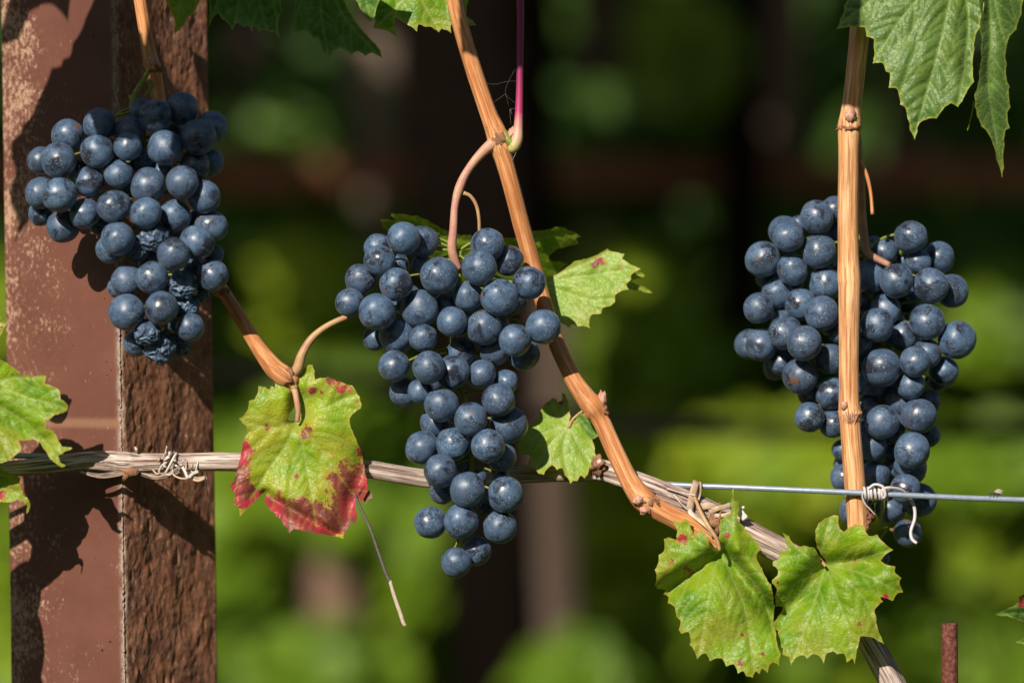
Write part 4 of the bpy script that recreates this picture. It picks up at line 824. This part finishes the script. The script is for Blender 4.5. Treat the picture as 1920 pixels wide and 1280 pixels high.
# ------------------------------------------------------------------ canopy leaves just outside the frame, which shade the top of the picture
CS = 650
SHL = ['large toothed', 'broad two-lobed', 'small triangular', 'rounded', 'tall upright', 'long narrow']
def shade_leaf(pts, c=CS):
    # pts: outline of the shade in the grape plane; the leaf that casts it hangs c px nearer the sun
    q = [(x-.4654*c, y-.6858*c) for x, y in pts]
    q = [((x-960)*D0/(D0-c)+960, (y-640)*D0/(D0-c)+640) for x, y in q]
    cx = sum(p[0] for p in q)/len(q); cy = sum(p[1] for p in q)/len(q)
    j = (cx, cy)
    leaf('%s green vine leaf of the canopy just outside the picture' % SHL.pop(0), q, [[j, ((q[k][0]*.9+cx*.1), (q[k][1]*.9+cy*.1))] for k in range(0, len(q), max(1, len(q)//5))][:6], LM,
         base=-c, wave=8, wl=90, step=9, group='canopy leaves just outside the picture')
def fp(x, y):                      # a point of the post's smooth face, followed towards the sun to the grape plane
    d = (226-x)*.813+16; k = (D0+d)/D0
    return (960+(x-960)*k-.4654*d, 640+(y-640)*k-.6858*d)
def gp(x, y, d=-130):
    k = (D0+d)/D0
    return (960+(x-960)*k-.4654*d, 640+(y-640)*k-.6858*d)
shade_leaf([(150, -170)]+[fp(*q) for q in [(190, -60), (178, 0), (168, 28), (152, 58), (136, 82), (133, 108), (121, 114), (118, 128), (100, 132), (95, 146), (84, 166), (72, 190), (66, 218), (48, 236), (42, 256), (24, 268), (22, 298), (32, 324), (20, 359), (22, 385), (34, 418), (24, 455), (44, 426), (60, 408), (84, 400)]]
           +[(110, 318), gp(110, 205), gp(160, 203), gp(176, 246), gp(212, 262), gp(240, 278), gp(262, 280), (332, 300), (300, 200), (296, 120), (285, 90), (262, 60), (240, 40), (236, -60), (240, -170)])
shade_leaf([(305, -170), (300, -80), (306, 0), (296, 60), (288, 130), (292, 220), gp(262, 280), gp(280, 244), gp(296, 246), gp(312, 240), gp(326, 255), gp(336, 304), gp(366, 332), gp(384, 322), gp(404, 345), gp(440, 330), (505, 330), (495, 250), (520, 200), (600, 185), (700, 190), (750, 176), (765, 130), (740, 84), (700, 60), (690, -60), (560, -180), (400, -220)])
shade_leaf([(-130, -60), (-65, -55), (-20, -85), (40, -70), (75, -28), (84, -80), (60, -180), (-60, -220)])
shade_leaf([(858, -200), (850, -60), (862, 60), (868, 104), (890, 110), (915, 106), (950, 128), (990, 122), (1004, 60), (1010, -120), (940, -230)])
shade_leaf([(1530, -200), (1545, 60), (1552, 180), (1584, 196), (1604, 205), (1622, 196), (1640, 188), (1634, 100), (1650, -60), (1600, -230)])
shade_leaf([(-60, 940), (-20, 960), (-4, 1000), (-14, 1060), (0, 1100), (-8, 1180), (10, 1260), (-30, 1330), (-120, 1280), (-160, 1100), (-130, 980)], 300)

# ------------------------------------------------------------------ the vineyard behind
def groundmat():
    m = M('grassy_ground'); v = m.n('ShaderNodeTexCoord').outputs['Object']
    c = m.mix(m.ramp(m.noise(v, 2.2, 6, .6), .35, .65), (.055, .085, .018), (.12, .15, .03)); c = m.mix(m.ramp(m.noise(v, 9, 5), .5, .7, 0, .6), c, (.13, .09, .05))
    return m.out(m.bsdf(c, .9, m.bump(m.noise(v, 60, 5), .8, .03), .1))
o = mk('ground', [(-60, -30, 0), (60, -30, 0), (60, 90, 0), (-60, 90, 0)], [(0, 1, 2, 3)], groundmat(), smooth=False); tag(o, 'grassy vineyard ground', None, None, 'structure')

def leaf_mass(name, label, regions, mat, seed):
    """regions: (px, py, rx, ry, d, dd, n, size_m, tone0, tone1) ellipsoids of loose leaves"""
    rnd = random.Random(seed); V, F, T = [], [], []
    shape = [(0, -.5), (.32, -.42), (.5, -.1), (.36, .2), (.2, .25), (0, .6), (-.2, .25), (-.36, .2), (-.5, -.1), (-.32, -.42)]
    for (px, py, rx, ry, d, dd, n, sz, t0, t1) in regions:
        for _ in range(n):
            while True:
                a, b, c = [rnd.uniform(-1, 1) for _ in range(3)]
                if a*a+b*b+c*c < 1: break
            p = P(px+a*rx, py+b*ry, d+c*dd)
            if p.z < .03: continue
            nrm = Vector((rnd.gauss(-.15, .5), rnd.gauss(-.8, .4), rnd.gauss(.45, .5))).normalized()
            q = nrm.to_track_quat('Z', 'Y').to_matrix() @ Matrix.Rotation(rnd.uniform(0, 6.28), 3, 'Z')
            s = sz*rnd.uniform(.7, 1.3); tt = rnd.uniform(t0, t1); o_ = len(V)
            for (x, y) in shape: V.append(p+q@Vector((x*s, y*s, abs(x)*s*.35))); T.append(tt)
            V.append(p); T.append(tt)
            for k in range(10): F.append((o_+k, o_+(k+1) % 10, o_+10))
    o = mk(name, V, F, mat, smooth=False, attrs={'tone': T}); tag(o, label, None, None, 'stuff'); return o
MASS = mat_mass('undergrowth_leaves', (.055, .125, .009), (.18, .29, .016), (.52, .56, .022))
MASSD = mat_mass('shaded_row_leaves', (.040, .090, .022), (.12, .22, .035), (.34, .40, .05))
Z1 = 10500
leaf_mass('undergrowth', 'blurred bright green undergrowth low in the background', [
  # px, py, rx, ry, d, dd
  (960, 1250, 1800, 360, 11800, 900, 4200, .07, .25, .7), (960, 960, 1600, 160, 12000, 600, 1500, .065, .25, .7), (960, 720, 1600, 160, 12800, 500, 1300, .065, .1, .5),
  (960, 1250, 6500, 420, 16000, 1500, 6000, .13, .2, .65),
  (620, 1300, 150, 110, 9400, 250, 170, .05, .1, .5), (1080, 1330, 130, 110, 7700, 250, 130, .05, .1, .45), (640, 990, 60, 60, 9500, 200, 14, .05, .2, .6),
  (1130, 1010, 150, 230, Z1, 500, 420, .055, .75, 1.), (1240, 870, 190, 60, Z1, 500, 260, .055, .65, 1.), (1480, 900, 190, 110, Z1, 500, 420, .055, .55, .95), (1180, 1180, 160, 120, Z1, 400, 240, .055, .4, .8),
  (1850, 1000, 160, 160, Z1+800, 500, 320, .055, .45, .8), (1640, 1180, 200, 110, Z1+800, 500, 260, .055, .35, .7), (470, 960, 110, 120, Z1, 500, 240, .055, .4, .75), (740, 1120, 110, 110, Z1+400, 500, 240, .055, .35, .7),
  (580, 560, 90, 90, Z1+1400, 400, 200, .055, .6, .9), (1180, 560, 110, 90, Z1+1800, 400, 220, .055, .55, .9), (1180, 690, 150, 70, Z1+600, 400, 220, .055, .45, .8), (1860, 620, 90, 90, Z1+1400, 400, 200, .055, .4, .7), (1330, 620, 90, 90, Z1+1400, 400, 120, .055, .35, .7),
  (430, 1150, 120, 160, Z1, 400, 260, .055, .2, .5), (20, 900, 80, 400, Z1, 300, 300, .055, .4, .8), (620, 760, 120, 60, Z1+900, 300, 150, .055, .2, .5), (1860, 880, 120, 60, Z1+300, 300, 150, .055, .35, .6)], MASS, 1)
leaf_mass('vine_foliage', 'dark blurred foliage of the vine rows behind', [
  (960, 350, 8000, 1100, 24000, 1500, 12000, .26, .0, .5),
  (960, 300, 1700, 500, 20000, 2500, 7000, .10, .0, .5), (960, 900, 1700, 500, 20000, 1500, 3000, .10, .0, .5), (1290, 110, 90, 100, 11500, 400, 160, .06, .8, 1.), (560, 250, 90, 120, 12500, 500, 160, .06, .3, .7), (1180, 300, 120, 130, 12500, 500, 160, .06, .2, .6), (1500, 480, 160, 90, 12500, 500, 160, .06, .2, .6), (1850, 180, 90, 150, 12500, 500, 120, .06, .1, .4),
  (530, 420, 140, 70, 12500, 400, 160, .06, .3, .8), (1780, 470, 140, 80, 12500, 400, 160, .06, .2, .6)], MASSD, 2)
# unseen roof of vine leaves, added so its shade darkens the upper background
def roof():
    rnd = random.Random(4); V, F, T = [], [], []
    spots = [(rnd.uniform(-3.2, 3.2), rnd.uniform(1.36, 4.6)) for _ in range(2300)]
    spots += [(x, y) for x, y in [(rnd.uniform(-3.2, 2.4), rnd.uniform(1.5, 1.84)) for _ in range(420)] if not -.97 < x < -.78]  # extra leaves placed to shade the rail, with a gap where it stays lit
    for x_, y_ in spots:
        p = Vector((x_, y_, rnd.gauss(2.02, .05)))
        nrm = Vector((rnd.gauss(0, .2), rnd.gauss(-.3, .2), 1)).normalized()
        q = nrm.to_track_quat('Z', 'Y').to_matrix() @ Matrix.Rotation(rnd.uniform(0, 6.28), 3, 'Z'); s = rnd.uniform(.09, .15); o_ = len(V); tt = rnd.uniform(0, .8)
        for (x, y) in [(0, -.5), (.32, -.42), (.5, -.1), (.36, .2), (.2, .25), (0, .6), (-.2, .25), (-.36, .2), (-.5, -.1), (-.32, -.42)]: V.append(p+q@Vector((x*s, y*s, -abs(x)*s*.3))); T.append(tt)
        V.append(p); T.append(tt)
        for k in range(10): F.append((o_+k, o_+(k+1) % 10, o_+10))
    o = mk('shade_roof_foliage', V, F, MASS, smooth=False, attrs={'tone': T}); tag(o, 'unseen roof of vine leaves added to shade the rows behind', None, None, 'stuff')
roof()
def row_behind():
    rnd = random.Random(14); V, F, T = [], [], []
    for _ in range(5000):
        p = Vector((rnd.uniform(-6, 6), rnd.gauss(-3.9, .18), rnd.uniform(.5, 2.3)))
        nrm = Vector((rnd.gauss(0, .5), rnd.choice((-1, 1)), rnd.gauss(.4, .4))).normalized()
        q = nrm.to_track_quat('Z', 'Y').to_matrix() @ Matrix.Rotation(rnd.uniform(0, 6.28), 3, 'Z'); s = rnd.uniform(.11, .18); o_ = len(V); tt = rnd.uniform(0, .8)
        for (x, y) in [(0, -.5), (.32, -.42), (.5, -.1), (.36, .2), (.2, .25), (0, .6), (-.2, .25), (-.36, .2), (-.5, -.1), (-.32, -.42)]: V.append(p+q@Vector((x*s, y*s, abs(x)*s*.3))); T.append(tt)
        V.append(p); T.append(tt)
        for k in range(10): F.append((o_+k, o_+(k+1) % 10, o_+10))
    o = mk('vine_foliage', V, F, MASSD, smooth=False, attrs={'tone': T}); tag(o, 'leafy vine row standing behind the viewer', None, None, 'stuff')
row_behind()
def trunk(label, px, w, d, c1, c2, y0=-2600, lean=0, seed=0, name='vine_trunk', cat='trunk', bottom=None, bell=False):
    z2 = (640-y0)
    s = (D0+d)/D0; yb = 640+CAMZ/(U*s)
    if bottom: yb = bottom
    pts = []
    for i in range(25):
        t = i/24; y = yb+(y0-yb)*t; pts.append((px+lean*(y-640)/1280+6*math.sin(seed+i*.7), y, d, w/2*(1.15-.25*t) if not bell else w/2*min(max(1+(640-y)/640*.28, .66), 1.3)))
    m = mat_bark('bark_%s' % name, c1, c2, tuple(x*.3 for x in c1), .12, 1., .95, .02)
    if name == 'vine_trunk':
        o = empty('grapevine', P(px, yb, d), label, 'vine'); tube('trunk', pts, m, o, n=8, sides=20, ridges=.12, seed=seed)
    else: o = tube(name, pts, m, None, n=8, sides=20, ridges=.12, seed=seed); tag(o, label, cat)
    return o
trunk('blurred grey brown trunk in the background left of the middle cluster', 695, 95, 12400, (.22, .16, .12), (.32, .24, .19), seed=1)
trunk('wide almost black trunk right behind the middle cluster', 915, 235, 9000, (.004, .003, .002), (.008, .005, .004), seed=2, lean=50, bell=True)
trunk('blurred pinkish brown post beside the black trunk', 1042, 78, 8300, (.085, .058, .044), (.125, .09, .07), y0=540, seed=3, name='wooden_stake', cat='stake')
trunk('short blurred tan stake low in the background below the crimson edged leaf', 622, 96, 10300, (.19, .115, .08), (.25, .16, .11), y0=880, seed=13, name='wooden_stake', cat='stake')
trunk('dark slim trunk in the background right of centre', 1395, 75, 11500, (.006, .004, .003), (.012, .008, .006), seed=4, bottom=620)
trunk('dull pink brown trunk in the background left of the tan cane', 1462, 100, 13200, (.22, .14, .11), (.32, .22, .18), seed=5, y0=-300)
trunk('thin dark trunk in the background near the left cluster', 468, 66, 12800, (.02, .014, .012), (.035, .025, .02), seed=6)
trunk('dim grey brown trunk in the background under the top right leaf', 1690, 80, 13200, (.12, .09, .07), (.18, .14, .11), seed=7)
trunk('dim brown trunk in the background right of the magenta stalk', 1140, 90, 13500, (.10, .06, .05), (.15, .10, .08), seed=8, bottom=760)
# brown rail and black hose of the next row
def beam():
    m = mat_simple('red_brown_rail_paint', (.19, .050, .027), (.24, .075, .043), 12, .7, .4, .004)
    d = 11800; a = P(-2500, 354, d); b = P(4200, 356, d); V = []; F = []; N = 60; h = 56*sc(d); w_ = .04
    for i in range(N+1):
        p = a.lerp(b, i/N); wv = .004*noise.noise(Vector((i*.7, 0, 0)))
        for (y, z) in [(0, 0), (w_, 0), (w_, h), (0, h)]: V.append((p.x, p.y+y, p.z+z+wv))
    for i in range(N):
        for k in range(4): F.append((i*4+k, (i+1)*4+k, (i+1)*4+(k+1) % 4, i*4+(k+1) % 4))
    F.append((0, 1, 2, 3)); F.append((N*4+3, N*4+2, N*4+1, N*4))
    o = mk('wooden_rail', V, F, m, smooth=False, origin=a); tag(o, 'blurred red brown rail crossing the background at upper height', 'rail')
beam()
o = tube('irrigation_hose', [(-2500, 640, 5200, 17), (400, 700, 5200, 17), (760, 745, 5200, 17), (1150, 795, 5200, 17), (1560, 808, 5200, 17), (1920, 808, 5200, 17), (4200, 780, 5200, 17)], mat_simple('black_hose', (.006, .005, .005), (.010, .008, .007), 40, .9, .2, .0005, .02), None, n=10, sides=14)
tag(o, 'blurred black hose sagging across the background at lower height', 'hose')
for i, (x, lab) in enumerate([(-1100, 'left'), (2900, 'right')]):
    trunk('plain round row post far to the %s outside the picture' % lab, x, 130, 11300, (.12, .08, .06), (.2, .14, .11), seed=20+i, name='row_post', cat='post')
